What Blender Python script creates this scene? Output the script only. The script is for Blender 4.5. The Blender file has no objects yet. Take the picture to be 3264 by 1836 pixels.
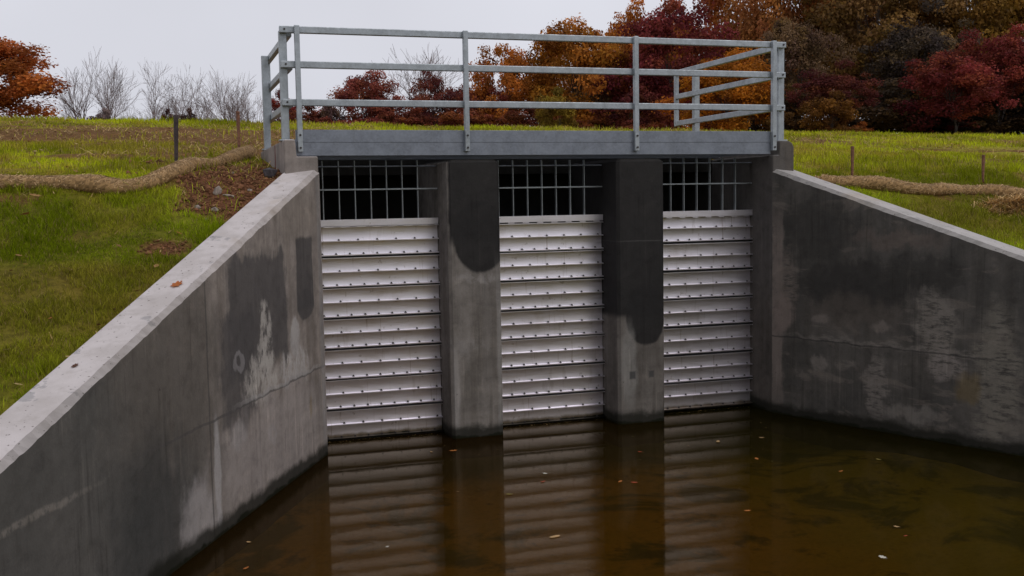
import bpy, bmesh, math, random
import numpy as np
from mathutils import Vector, Matrix, Euler

rng = np.random.default_rng(7)
random.seed(7)
sc = bpy.context.scene
COL = sc.collection
R = math.radians

# ------------------------------------------------------------------ tagging helpers
def tag(o, label=None, cat=None, group=None, kind=None):
    if label: o['label'] = label
    if cat: o['category'] = cat
    if group: o['group'] = group
    if kind: o['kind'] = kind
    return o

def empty(name, loc=(0, 0, 0), rz=0.0):
    o = bpy.data.objects.new(name, None)
    COL.objects.link(o)
    o.location = loc
    o.rotation_euler = (0, 0, rz)
    o.empty_display_size = .1
    return o

def link(name, me, parent=None, loc=(0, 0, 0), rot=(0, 0, 0)):
    o = bpy.data.objects.new(name, me)
    COL.objects.link(o)
    o.location = loc
    o.rotation_euler = rot
    if parent: o.parent = parent
    return o

def from_bm(name, bm, mat, parent=None, loc=(0, 0, 0), rot=(0, 0, 0), smooth=False):
    me = bpy.data.meshes.new(name)
    bm.normal_update()
    bm.to_mesh(me)
    bm.free()
    if mat: me.materials.append(mat)
    if smooth:
        for p in me.polygons: p.use_smooth = True
    return link(name, me, parent, loc, rot)

def arr_mesh(name, V, F, mat=None, fcol=None, smooth=False, vcol=None):
    """V (n,3); F (m,k) with one k for all faces."""
    V = np.asarray(V, np.float32); F = np.asarray(F, np.int32)
    me = bpy.data.meshes.new(name)
    me.vertices.add(len(V)); me.vertices.foreach_set('co', V.ravel())
    m, k = F.shape
    me.loops.add(m * k); me.loops.foreach_set('vertex_index', F.ravel())
    me.polygons.add(m)
    me.polygons.foreach_set('loop_start', np.arange(0, m * k, k, dtype=np.int32))
    me.polygons.foreach_set('loop_total', np.full(m, k, np.int32))
    if smooth: me.polygons.foreach_set('use_smooth', np.ones(m, bool))
    me.update(calc_edges=True)
    if fcol is not None:
        a = me.attributes.new('tint', 'FLOAT_COLOR', 'FACE')
        c = np.ones((m, 4), np.float32); c[:, :fcol.shape[1]] = fcol
        a.data.foreach_set('color', c.ravel())
    if vcol is not None:
        a = me.attributes.new('tint', 'FLOAT_COLOR', 'POINT')
        c = np.ones((len(V), 4), np.float32); c[:, :vcol.shape[1]] = vcol
        a.data.foreach_set('color', c.ravel())
    if mat: me.materials.append(mat)
    return me

def box(bm, x0, x1, y0, y1, z0, z1, bev=0.0, seg=1):
    vs = [bm.verts.new(p) for p in ((x0,y0,z0),(x1,y0,z0),(x1,y1,z0),(x0,y1,z0),(x0,y0,z1),(x1,y0,z1),(x1,y1,z1),(x0,y1,z1))]
    fs = [bm.faces.new([vs[i] for i in f]) for f in ((3,2,1,0),(4,5,6,7),(0,1,5,4),(1,2,6,5),(2,3,7,6),(3,0,4,7))]
    if bev > 0:
        es = list({e for f in fs for e in f.edges})
        bmesh.ops.bevel(bm, geom=es, offset=bev, segments=seg, affect='EDGES', profile=.5)

def prism(bm, poly, axis, a, b, bev=0.0, seg=1):
    """poly of 2-D points extruded along an axis from a to b. axis 'y': poly=(x,z); axis 'x': poly=(y,z)"""
    def P(p, t): return (p[0], t, p[1]) if axis == 'y' else (t, p[0], p[1])
    A = [bm.verts.new(P(p, a)) for p in poly]; B = [bm.verts.new(P(p, b)) for p in poly]
    fs = [bm.faces.new(A), bm.faces.new(B[::-1])]
    n = len(poly)
    for i in range(n):
        fs.append(bm.faces.new((A[i], B[i], B[(i+1) % n], A[(i+1) % n])))
    bmesh.ops.recalc_face_normals(bm, faces=fs)
    if bev > 0:
        es = list({e for f in fs for e in f.edges})
        bmesh.ops.bevel(bm, geom=es, offset=bev, segments=seg, affect='EDGES', profile=.5)

# ------------------------------------------------------------------ value noise in numpy
def vnoise(x, y, s=0):
    x = np.asarray(x, float); y = np.asarray(y, float)
    xi = np.floor(x).astype(np.int64); yi = np.floor(y).astype(np.int64)
    fx = x - xi; fy = y - yi
    fx = fx*fx*(3-2*fx); fy = fy*fy*(3-2*fy)
    def h(i, j):
        n = (i*374761393 + j*668265263 + s*1442695041) & 0x7fffffff
        n = ((n ^ (n >> 13)) * 1274126177) & 0x7fffffff
        n = (n ^ (n >> 16)) & 0xffff
        return n / 65535.0
    return (h(xi,yi)*(1-fx)+h(xi+1,yi)*fx)*(1-fy) + (h(xi,yi+1)*(1-fx)+h(xi+1,yi+1)*fx)*fy
def fbm(x, y, s=0, o=4):
    t = 0; a = .5; n = 0
    for k in range(o):
        t = t + a*vnoise(x*2**k, y*2**k, s+k*17); n += a; a *= .5
    return t/n
def sstep(a, b, x):
    t = np.clip((x-a)/(b-a), 0, 1); return t*t*(3-2*t)

# ------------------------------------------------------------------ node helper
class NT:
    def __init__(s, name):
        s.m = bpy.data.materials.new(name); s.m.use_nodes = True
        s.t = s.m.node_tree; s.t.nodes.clear()
        s.out = s.n('ShaderNodeOutputMaterial')
    def n(s, typ, **kw):
        o = s.t.nodes.new(typ)
        for k, v in kw.items(): setattr(o, k, v)
        return o
    def c(s, a, b):
        s.t.links.new(a, b)
    def _in(s, sock, v):
        if v is None: return
        if hasattr(v, 'is_output'): s.c(v, sock)
        elif isinstance(v, (tuple, list)) and len(v) == 3 and sock.type == 'RGBA': sock.default_value = (*v, 1)
        else: sock.default_value = v
    def math(s, op, a, b=None, c=None, clamp=False):
        o = s.n('ShaderNodeMath', operation=op, use_clamp=clamp)
        s._in(o.inputs[0], a); s._in(o.inputs[1], b)
        if c is not None: s._in(o.inputs[2], c)
        return o.outputs[0]
    def vmath(s, op, a, b=None):
        o = s.n('ShaderNodeVectorMath', operation=op)
        s._in(o.inputs[0], a)
        if b is not None: s._in(o.inputs[1], b)
        return o.outputs['Value'] if op == 'LENGTH' else o.outputs[0]
    def mix(s, f, a, b, blend='MIX'):
        o = s.n('ShaderNodeMix', data_type='RGBA', blend_type=blend)
        s._in(o.inputs[0], f); s._in(o.inputs[6], a); s._in(o.inputs[7], b)
        return o.outputs[2]
    def ramp(s, v, lo, hi, a=0.0, b=1.0, smooth=True):
        o = s.n('ShaderNodeMapRange', interpolation_type='SMOOTHSTEP' if smooth else 'LINEAR')
        s._in(o.inputs[0], v); o.inputs[1].default_value = lo; o.inputs[2].default_value = hi
        o.inputs[3].default_value = a; o.inputs[4].default_value = b
        return o.outputs[0]
    def noise(s, vec, scale, detail=4, rough=.55, out='Fac', dist=0.0):
        o = s.n('ShaderNodeTexNoise')
        s._in(o.inputs['Vector'], vec); o.inputs['Scale'].default_value = scale
        o.inputs['Detail'].default_value = detail; o.inputs['Roughness'].default_value = rough
        o.inputs['Distortion'].default_value = dist
        return o.outputs[out]
    def coord(s, which='Object'):
        return s.n('ShaderNodeTexCoord').outputs[which]
    def scale(s, vec, v):
        return s.vmath('MULTIPLY', vec, v)
    def sep(s, vec):
        o = s.n('ShaderNodeSeparateXYZ'); s.c(vec, o.inputs[0]); return o.outputs
    def bump(s, h, strength=.3, dist=.01):
        o = s.n('ShaderNodeBump'); s._in(o.inputs['Height'], h)
        o.inputs['Strength'].default_value = strength; o.inputs['Distance'].default_value = dist
        return o.outputs[0]
    def bsdf(s, col, rough=.6, metal=0.0, normal=None, spec=None, **kw):
        b = s.n('ShaderNodeBsdfPrincipled')
        s._in(b.inputs['Base Color'], col); s._in(b.inputs['Roughness'], rough); s._in(b.inputs['Metallic'], metal)
        if normal is not None: s.c(normal, b.inputs['Normal'])
        if spec is not None: s._in(b.inputs['Specular IOR Level'], spec)
        for k, v in kw.items(): s._in(b.inputs[k], v)
        s.c(b.outputs[0], s.out.inputs[0])
        return b

# ------------------------------------------------------------------ materials
def concrete(name, dry, dry2, wet, patches=(), streak=.5, band=True, bandh=.13, grain=1.0, top=None, blotch=None, grainx=(1, 1, .5)):
    """patches: (u, z, ru, rz, colour, strength, softness, wobble, kind) in the object's own x / z."""
    k = NT(name); co = k.coord(); X = k.sep(co)
    n1 = k.noise(co, 1.7, 6, .66); n2 = k.noise(co, 9, 6, .65); n3 = k.noise(co, 60, 4, .6)
    st = k.noise(k.scale(co, (7, 7, .55)), 1.0, 5, .6)
    col = k.mix(k.ramp(n1, .35, .65), dry, dry2)
    col = k.mix(k.ramp(st, .42, .68, 0, streak), col, k.mix(1, col, (.55, .53, .5), 'MULTIPLY'))
    col = k.mix(k.ramp(st, .34, .22, 0, streak*.6), col, k.mix(1, col, (1.35, 1.33, 1.3), 'MULTIPLY'))
    wetm = None
    # one wobble field shared by all patches
    wob = k.n('ShaderNodeTexNoise'); k.c(k.scale(co, (1, 1, .75)), wob.inputs['Vector'])
    wob.inputs['Scale'].default_value = 5.0; wob.inputs['Detail'].default_value = 6; wob.inputs['Roughness'].default_value = .62
    wv = k.vmath('SUBTRACT', wob.outputs['Color'], (.5, .5, .5))
    if blotch:
        bc, lo, hi, stg, sx, sz = blotch
        bn = k.noise(k.scale(co, (sx, sx, sz)), 1.0, 6, .62, dist=.6)
        col = k.mix(k.ramp(bn, lo, hi, 0, stg), col, bc)
    for (u, z, ru, rz, pc, stg, soft, w, kind) in patches:
        p = k.vmath('ADD', co, k.scale(wv, (w, w, w)))
        p = k.vmath('SUBTRACT', p, (u, 0, z))
        p = k.scale(p, (1/ru, 0, 1/rz))
        if kind == 'box':
            q = k.sep(k.vmath('ABSOLUTE', p)); d = k.math('MAXIMUM', q[0], q[2])
        else:
            d = k.vmath('LENGTH', p)
        if kind == 'ring':
            d = k.math('ADD', k.math('MULTIPLY', k.math('ABSOLUTE', k.math('SUBTRACT', d, .8)), 2.2), .35)
        if w >= .2: d = k.math('ADD', d, k.math('MULTIPLY', k.math('SUBTRACT', st, .5), .8))
        m = k.ramp(d, 1+soft, 1-soft, 0, stg)
        if kind == 'rough':
            m = k.math('MULTIPLY', m, k.ramp(k.noise(k.scale(co, grainx), 12, 5, .7), .38, .54))
        col = k.mix(m, col, pc)
        if pc[0] < .1: wetm = m if wetm is None else k.math('MAXIMUM', wetm, m)
    col = k.mix(k.ramp(n2, .4, .75, 0, .55*grain), col, k.mix(1, col, (.62, .61, .59), 'MULTIPLY'))
    n5 = k.noise(k.scale(co, (1, 1, 1.3)), 4.2, 7, .68, dist=.4)
    col = k.mix(k.ramp(n5, .55, .68, 0, .5), col, k.mix(1, col, (1.32, 1.29, 1.26), 'MULTIPLY'))
    fs = k.noise(k.scale(co, (26, 26, .9)), 1.0, 5, .7); fm = k.ramp(k.noise(k.scale(co, (2, 2, 1.2)), 1.0, 3, .5), .42, .6)
    col = k.mix(k.math('MULTIPLY', k.ramp(fs, .54, .66, 0, .55), fm), col, k.mix(1, col, (1.5, 1.47, 1.44), 'MULTIPLY'))
    col = k.mix(k.math('MULTIPLY', k.ramp(fs, .46, .34, 0, .6), fm), col, k.mix(1, col, (.55, .54, .53), 'MULTIPLY'))
    col = k.mix(k.ramp(n5, .46, .36, 0, .5), col, k.mix(1, col, (.72, .72, .73), 'MULTIPLY'))
    col = k.mix(k.ramp(n3, .3, .8, 0, .4*grain), col, k.mix(1, col, (1.25, 1.25, 1.25), 'MULTIPLY'))
    pits = k.ramp(k.noise(co, 28, 3, .5), .71, .76, 0, .7)
    col = k.mix(pits, col, k.mix(1, col, (.4, .38, .36), 'MULTIPLY'))
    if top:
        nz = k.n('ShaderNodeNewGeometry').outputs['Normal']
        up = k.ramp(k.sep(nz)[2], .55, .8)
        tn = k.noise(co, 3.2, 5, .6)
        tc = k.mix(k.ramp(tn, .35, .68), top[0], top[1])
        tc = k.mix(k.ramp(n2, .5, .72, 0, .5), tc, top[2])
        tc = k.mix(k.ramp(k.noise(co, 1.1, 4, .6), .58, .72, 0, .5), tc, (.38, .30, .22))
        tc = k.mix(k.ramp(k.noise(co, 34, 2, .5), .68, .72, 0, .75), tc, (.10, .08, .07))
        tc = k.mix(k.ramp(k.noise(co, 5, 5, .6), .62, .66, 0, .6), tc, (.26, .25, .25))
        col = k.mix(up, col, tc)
    if band:
        zz = k.math('ADD', X[2], k.math('MULTIPLY', k.math('SUBTRACT', k.noise(co, 5, 5, .65), .5), .16))
        bm_ = k.ramp(zz, bandh+.035, bandh-.05)
        col = k.mix(k.math('MULTIPLY', bm_, .9), col, (.014, .014, .010))
        col = k.mix(k.ramp(zz, .035, .01), col, (.008, .009, .004))
        wetm = bm_ if wetm is None else k.math('MAXIMUM', wetm, bm_)
    rough = .85 if wetm is None else k.ramp(wetm, 0, 1, .85, .7, False)
    h = k.math('ADD', k.math('MULTIPLY', n3, .5), k.math('ADD', n2, k.math('MULTIPLY', pits, -.6)))
    k.bsdf(col, rough, 0, k.bump(h, .4, .007), spec=.14)
    return k.m

def galv(name, base=(.42, .45, .48), metal=.55, rough=.42, dirt=.25):
    k = NT(name); co = k.coord()
    v = k.n('ShaderNodeTexVoronoi'); k.c(co, v.inputs['Vector']); v.inputs['Scale'].default_value = 55
    sp = k.sep(v.outputs['Color'])[0]
    n1 = k.noise(co, 6, 5, .6); st = k.noise(k.scale(co, (14, 14, 1.2)), 1, 4, .6)
    b2 = tuple(x*.72 for x in base)
    col = k.mix(k.ramp(n1, .3, .7), base, b2)
    col = k.mix(k.math('MULTIPLY', sp, .28), col, tuple(min(1, x*1.4) for x in base))
    col = k.mix(k.ramp(st, .5, .75, 0, dirt), col, (.22, .22, .22))
    r = k.ramp(k.noise(co, 18, 4, .6), .3, .7, rough-.1, rough+.14)
    k.bsdf(col, r, metal, k.bump(n1, .08, .004))
    return k.m

def simple(name, col, rough=.7, metal=0.0, var=.25, scale=20, bump=.2):
    k = NT(name); co = k.coord(); n = k.noise(co, scale, 5, .6)
    c2 = tuple(x*(1-var*1.6) for x in col); c3 = tuple(min(1, x*(1+var)) for x in col)
    k.bsdf(k.mix(k.ramp(n, .25, .75), c2, c3), rough, metal, k.bump(n, bump, .005))
    return k.m

def aluminium():
    k = NT('mill_aluminium'); co0 = k.coord()
    rv = k.n('ShaderNodeObjectInfo').outputs['Random']; cb = k.n('ShaderNodeCombineXYZ')
    k.c(k.math('MULTIPLY', rv, 37.0), cb.inputs[0]); k.c(k.math('MULTIPLY', rv, 91.0), cb.inputs[2])
    co = k.vmath('ADD', co0, cb.outputs[0])
    n1 = k.noise(k.scale(co, (2.2, 2, 9)), 1.0, 5, .6); n2 = k.noise(k.scale(co, (5, 5, 40)), 1, 4, .6); n3 = k.noise(co, 2.1, 5, .65)
    oi = k.n('ShaderNodeObjectInfo').outputs['Random']
    col = k.mix(k.ramp(n1, .3, .7), (.86, .82, .88), (.74, .70, .75))
    col = k.mix(k.ramp(n3, .55, .75, 0, .45), col, (.46, .38, .35))
    col = k.mix(k.ramp(k.noise(k.scale(co, (9, 9, 2)), 1, 4, .6), .62, .75, 0, .35), col, (.40, .35, .33))
    col = k.mix(k.math('MULTIPLY', oi, .22), col, (.40, .38, .40))
    X0 = k.sep(co0)
    run = k.noise(k.scale(co, (30, 1, 1.2)), 1.0, 4, .65)
    col = k.mix(k.ramp(run, .60, .70, 0, .5), col, (.33, .25, .22))
    col = k.mix(k.ramp(k.noise(co, 13, 5, .65), .64, .7, 0, .45), col, (.30, .24, .21))
    wz = k.sep(k.n('ShaderNodeNewGeometry').outputs['Position'])[2]
    wz = k.math('ADD', wz, k.math('MULTIPLY', k.math('SUBTRACT', k.noise(co, 7, 4, .6), .5), .05))
    col = k.mix(k.ramp(wz, .075, .04), col, (.20, .16, .12)); col = k.mix(k.ramp(wz, .04, .022), col, (.012, .012, .006))
    r = k.ramp(n2, .3, .7, .30, .40)
    k.bsdf(col, r, .88, k.bump(k.noise(co, 30, 3, .5), .05, .002))
    return k.m

def leafmat(name, trans=.25):
    """object colour, varied leaf by leaf with the 'tint' attribute (r = brightness, g = drift to yellow, b = drift to brown)"""
    k = NT(name)
    oc = k.n('ShaderNodeObjectInfo').outputs['Color']
    at = k.n('ShaderNodeAttribute', attribute_name='tint'); s3 = k.sep(at.outputs['Vector'])
    warm = k.mix(.28, k.mix(1, oc, (1.2, 1.45, .9), 'MULTIPLY'), (.34, .135, .03)); brown = k.mix(1, oc, (.62, .55, .8), 'MULTIPLY')
    col = k.mix(s3[1], oc, warm); col = k.mix(s3[2], col, brown)
    vm = k.n('ShaderNodeVectorMath', operation='SCALE'); k.c(col, vm.inputs[0]); k.c(s3[0], vm.inputs['Scale'])
    d = k.n('ShaderNodeBsdfPrincipled'); k.c(vm.outputs[0], d.inputs['Base Color']); d.inputs['Roughness'].default_value = .65
    d.inputs['Specular IOR Level'].default_value = .12
    tr = k.n('ShaderNodeBsdfTranslucent'); k.c(vm.outputs[0], tr.inputs['Color'])
    mx = k.n('ShaderNodeMixShader'); mx.inputs[0].default_value = trans
    k.c(d.outputs[0], mx.inputs[1]); k.c(tr.outputs[0], mx.inputs[2]); k.c(mx.outputs[0], k.out.inputs[0])
    return k.m

def tintmat(name, rough=.7, trans=.2):
    k = NT(name); at = k.n('ShaderNodeAttribute', attribute_name='tint')
    d = k.n('ShaderNodeBsdfPrincipled'); k.c(at.outputs['Color'], d.inputs['Base Color']); d.inputs['Roughness'].default_value = rough
    d.inputs['Specular IOR Level'].default_value = .03
    tr = k.n('ShaderNodeBsdfTranslucent'); k.c(at.outputs['Color'], tr.inputs['Color'])
    mx = k.n('ShaderNodeMixShader'); mx.inputs[0].default_value = trans
    k.c(d.outputs[0], mx.inputs[1]); k.c(tr.outputs[0], mx.inputs[2]); k.c(mx.outputs[0], k.out.inputs[0])
    return k.m

def groundmat():
    k = NT('soil_and_turf'); co = k.coord(); at = k.n('ShaderNodeAttribute', attribute_name='tint').outputs['Color']
    n = k.noise(co, 14, 6, .7); n2 = k.noise(co, 60, 4, .7)
    col = k.mix(k.ramp(n, .3, .72), k.mix(1, at, (.55, .52, .5), 'MULTIPLY'), k.mix(1, at, (1.25, 1.2, 1.15), 'MULTIPLY'))
    col = k.mix(k.ramp(n2, .55, .8, 0, .5), col, k.mix(1, col, (.45, .42, .4), 'MULTIPLY'))
    k.bsdf(col, .95, 0, k.bump(k.math('ADD', n, k.math('MULTIPLY', n2, .5)), .9, .03), spec=.1)
    return k.m

def bedmat():
    k = NT('silty_bed'); co = k.coord(); X = k.sep(co)
    n = k.noise(co, .55, 4, .6); n2 = k.noise(co, 2.6, 6, .68); n3 = k.noise(co, 26, 4, .65); n4 = k.noise(co, 1.3, 5, .62, dist=.5)
    side = k.ramp(k.math('ADD', X[0], k.math('MULTIPLY', n, 2.5)), 2.2, 4.6)
    col = k.mix(side, (.265, .165, .036), (.225, .195, .028))
    col = k.mix(k.ramp(n2, .35, .65, 0, .5), col, k.mix(1, col, (1.35, 1.2, 1.0), 'MULTIPLY'))
    col = k.mix(k.ramp(n4, .50, .62, 0, .85), col, (.05, .056, .014))
    col = k.mix(k.ramp(n2, .56, .68, 0, .75), col, (.045, .04, .018))
    col = k.mix(k.ramp(n3, .45, .8, 0, .6), col, k.mix(1, col, (.5, .48, .45), 'MULTIPLY'))
    # bed colour darkens unevenly towards the structure
    edge = k.ramp(k.math('ADD', X[1], k.math('MULTIPLY', k.math('SUBTRACT', n4, .5), 1.6)), -1.5, -.35)
    col = k.mix(edge, col, (.045, .05, .02))
    k.bsdf(col, 1, 0, k.bump(n3, .6, .02), spec=0)
    return k.m

def watermat():
    k = NT('still_water'); co = k.coord()
    h = k.math('ADD', k.noise(co, 2.3, 3, .5), k.math('MULTIPLY', k.noise(co, 11, 2, .5), .12))
    nb = k.bump(h, .05, .02)
    tr = k.n('ShaderNodeBsdfTransparent'); tr.inputs[0].default_value = (.56, .47, .25, 1)
    # suspended silt
    sl = k.n('ShaderNodeBsdfDiffuse')
    n = k.noise(co, .55, 4, .6); X = k.sep(co)
    side = k.ramp(k.math('ADD', X[0], k.math('MULTIPLY', n, 2.0)), 1.6, 4.6)
    k.c(k.mix(side, (.062, .031, .005), (.046, .037, .003)), sl.inputs[0])
    m0 = k.n('ShaderNodeMixShader'); m0.inputs[0].default_value = .20
    k.c(tr.outputs[0], m0.inputs[1]); k.c(sl.outputs[0], m0.inputs[2])
    gl = k.n('ShaderNodeBsdfGlossy'); gl.inputs['Roughness'].default_value = .05; gl.inputs[0].default_value = (.50, .43, .33, 1)
    k.c(nb, gl.inputs['Normal'])
    fr = k.n('ShaderNodeFresnel'); fr.inputs['IOR'].default_value = 1.33; k.c(nb, fr.inputs['Normal'])
    mx = k.n('ShaderNodeMixShader'); k.c(fr.outputs[0], mx.inputs[0]); k.c(m0.outputs[0], mx.inputs[1]); k.c(gl.outputs[0], mx.inputs[2])
    k.c(mx.outputs[0], k.out.inputs[0])
    return k.m

M = {}
M['rail'] = galv('galvanised_rail', (.36, .39, .415), .6, .40, .25)
M['beam'] = galv('galvanised_beam', (.22, .24, .28), .5, .5, .15)
M['bar'] = galv('galvanised_bar', (.30, .325, .335), .5, .4, .1)
M['alu'] = aluminium()
M['bolt'] = simple('dark_bolt', (.07, .06, .06), .5, .6)
M['seal'] = simple('black_rubber_seal', (.006, .005, .005), .8)
M['bark'] = simple('grey_brown_bark', (.06, .045, .038), .9, 0, .4, 8, .6)
M['twig'] = simple('bare_twig_bark', (.195, .145, .14), .9, 0, .35, 6, .4)
M['stakewood_dark'] = simple('weathered_dark_wood', (.055, .04, .04), .9, 0, .35, 30, .5)
M['stakewood'] = simple('brown_wood', (.19, .085, .05), .9, 0, .35, 30, .5)
M['rock'] = simple('pale_rubble', (.29, .235, .20), .9, 0, .3, 18, .6)
M['darkrock'] = simple('dark_rubble', (.07, .06, .065), .9, 0, .3, 18, .6)
M['leaf'] = leafmat('autumn_foliage', .4)
M['blade'] = tintmat('grass_blades', .6, .3)
M['straw'] = tintmat('straw_fibres', .8, .1)
M['fallen'] = leafmat('fallen_leaf_skin', .1)
M['joint'] = simple('red_joint_filler', (.16, .03, .02), .9)

# ------------------------------------------------------------------ world, sun, camera
w = bpy.data.worlds.new("World"); sc.world = w; w.use_nodes = True
nt = w.node_tree; nt.nodes.clear()
wo = nt.nodes.new('ShaderNodeOutputWorld'); bg = nt.nodes.new('ShaderNodeBackground')
sky = nt.nodes.new('ShaderNodeTexSky'); sky.sky_type = 'NISHITA'; sky.sun_disc = False
SUN_EL, SUN_AZ = R(48), R(150)      # azimuth clockwise from +Y
sky.sun_elevation = SUN_EL; sky.sun_rotation = SUN_AZ
sky.air_density = 1.0; sky.dust_density = 5.0; sky.ozone_density = 1.0
hs = nt.nodes.new('ShaderNodeHueSaturation'); hs.inputs['Saturation'].default_value = .12
nt.links.new(sky.outputs[0], hs.inputs['Color'])
# an even overcast deck veils the clear sky
mx = nt.nodes.new('ShaderNodeMix'); mx.data_type = 'RGBA'; mx.inputs[0].default_value = .86
mx.inputs[7].default_value = (7.8, 7.9, 8.7, 1)
nt.links.new(hs.outputs[0], mx.inputs[6])
# faint cloud mottling
tc = nt.nodes.new('ShaderNodeTexCoord'); cn = nt.nodes.new('ShaderNodeTexNoise'); cn.inputs['Scale'].default_value = 2.2; cn.inputs['Detail'].default_value = 4
nt.links.new(tc.outputs['Generated'], cn.inputs['Vector'])
mr = nt.nodes.new('ShaderNodeMapRange'); mr.inputs[1].default_value = .3; mr.inputs[2].default_value = .7; mr.inputs[3].default_value = .90; mr.inputs[4].default_value = 1.06
nt.links.new(cn.outputs['Fac'], mr.inputs[0])
sv = nt.nodes.new('ShaderNodeVectorMath'); sv.operation = 'SCALE'
nt.links.new(mx.outputs[2], sv.inputs[0]); nt.links.new(mr.outputs[0], sv.inputs['Scale'])
nt.links.new(sv.outputs[0], bg.inputs['Color']); bg.inputs['Strength'].default_value = .1
nt.links.new(bg.outputs[0], wo.inputs[0])

sd = bpy.data.lights.new('sun', 'SUN'); sd.energy = .55; sd.angle = R(30); sd.color = (1, .96, .92)
so = bpy.data.objects.new('sun', sd); COL.objects.link(so)
dirv = Vector((math.sin(SUN_AZ)*math.cos(SUN_EL), math.cos(SUN_AZ)*math.cos(SUN_EL), math.sin(SUN_EL)))
so.rotation_euler = (-dirv).to_track_quat('-Z', 'Y').to_euler(); so.location = (0, -5, 20)

CAM = Vector((-2.725, -10.447, 2.414)); yaw, pitch, roll = .313, -.0822, -.0170
cam = bpy.data.cameras.new('camera'); cob = bpy.data.objects.new('camera', cam); COL.objects.link(cob)
fw = Vector((math.sin(yaw)*math.cos(pitch), math.cos(yaw)*math.cos(pitch), math.sin(pitch)))
rt = Vector((math.cos(yaw), -math.sin(yaw), 0)); up = rt.cross(fw)
r2 = math.cos(roll)*rt + math.sin(roll)*up; u2 = -math.sin(roll)*rt + math.cos(roll)*up
mw = Matrix((( r2.x, u2.x, -fw.x, CAM.x), (r2.y, u2.y, -fw.y, CAM.y), (r2.z, u2.z, -fw.z, CAM.z), (0, 0, 0, 1)))
cob.matrix_world = mw
cam.sensor_width = 36; cam.lens = 36*2716.9/2576; cam.clip_start = .1; cam.clip_end = 2000
sc.camera = cob
sc.view_settings.view_transform = 'Standard'; sc.view_settings.look = 'None'
sc.view_settings.gamma = 1; sc.view_settings.exposure = 0
sc.cycles.max_bounces = 8; sc.cycles.transparent_max_bounces = 8; sc.cycles.diffuse_bounces = 4
sc.cycles.use_denoising = True
sc.cycles.sample_clamp_indirect = 4

# ------------------------------------------------------------------ terrain
B, W_ = 1.287, .543
def T(x, y):
    x = np.asarray(x, float); y = np.asarray(y, float)
    zc = 4.08 - .013*(np.clip(x, -30, 24)+5.6)
    far = zc + .035*np.clip(y-12, 0, 60)
    mid = 2.68 + (zc-2.68)*np.clip(y, 0, 12)/12
    z = np.where(y > 12, far, mid)
    lo = 2.68 + .345*y
    bank = .45 + .10*np.clip(-y-6.6, 0, 5) + 2.6*sstep(-12.5, -22, y)  # near bank; the unseen rise behind the camera is added to darken low reflections
    z = np.where(y < 0, np.maximum(lo, bank), z)
    z = z + (fbm(x*.9, y*.9, 3)-.5)*.10*sstep(-.5, 1.5, np.abs(y)) + (fbm(x*4, y*4, 9)-.5)*.05
    z = z + (fbm(x*.12, y*.12, 5)-.5)*.5*sstep(14, 30, y)
    z = z - .055*sstep(3.2, 3.7, x)*sstep(1.2, .1, y)
    return z
L0 = np.array([-1.288, -.18]); DL = np.array([-.44, -.898]); NLo = np.array([-.898, .44])
R0 = np.array([3.652, -.05]); DR = np.array([.3535, -.9354]); NRo = np.array([.9354, .3535])
LU, RU = 7.2, 6.8
def pool_inside(x, y):
    """inside the line down the middle of the walls"""
    l = (x-L0[0])*NLo[0] + (y-L0[1])*NLo[1]       # outward distance from the left wing wall's face
    r = (x-R0[0])*NRo[0] + (y-R0[1])*NRo[1]
    lo = np.where(y < -.1, l < .17, x > -1.46)
    ro = np.where(y < -.1, r < .17, x < 3.75)
    return lo & ro & (y < 2.3) & (y > -6.45)

def soil_mask(x, y):
    """bare soil: 1 where no grass grows"""
    n = fbm(x*2.2, y*2.2, 21)
    a = sstep(1.15, .8, np.hypot((x+1.95)/.62, (y+.15)/1.35) + (n-.5)*.9)          # disturbed soil by the left abutment
    b = sstep(.60, .66, fbm(x*.45+3, y*1.1, 31) + .10*sstep(3, 8, y)*(x < 1.5)) * sstep(.8, 3, y)
    c = sstep(1.1, .8, np.hypot((x+2.2)/3.6, (y-7.2)/2.0) + (fbm(x*1.1, y*2, 35)-.5)*1.4)
    q = sstep(1.1, .7, np.hypot((x+2.9)/1.2, (y-2.6)/.35) + (n-.5)*1.4)*.8
    c = np.maximum(c, q)
    e = sstep(1.1, .7, np.hypot((x+2.72)/.22, (y+1.75)/.2) + (n-.5)*.8)
    f = sstep(.66, .74, fbm(x*1.7+11, y*1.7, 41))*.7
    h = sstep(1.1, .8, np.hypot((x-.5)/3.5, (y-5.0)/3.5) + (fbm(x*1.1, y*2, 37)-.5)*1.6)*.8
    return np.clip(np.maximum.reduce([a, b*.8, c*.85, e, f, h]), 0, 1)

def turf_colour(x, y, soil):
    n = fbm(x*.8, y*.8, 51); n2 = fbm(x*3, y*3, 55); n3 = fbm(x*.35, y*.7, 58)
    near = sstep(.5, -1.0, y)                                # lusher on the slope below the wattle
    bright = np.stack([.345+0*n, .375+0*n, .012+0*n], -1); lush = np.stack([.255+0*n, .325+0*n, .007+0*n], -1)
    dry = np.stack([.40+0*n, .31+0*n, .045+0*n], -1)
    c = bright*(1-near[..., None]) + lush*near[..., None]
    k = sstep(.33, .7, n)[..., None]; c = c*(.62+.75*k)
    c = c*(1-.75*sstep(.52, .72, n2)[..., None]) + dry*(.75*sstep(.52, .72, n2)[..., None])*(1-.55*near[..., None]) + lush*.3*near[..., None]*sstep(.52, .72, n2)[..., None]
    d = sstep(.5, .68, n3)[..., None]*.5; c = c*(1-d) + dry*d*(1-.4*near[..., None])
    return c
SOIL_C = np.array([.175, .078, .038])

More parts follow.
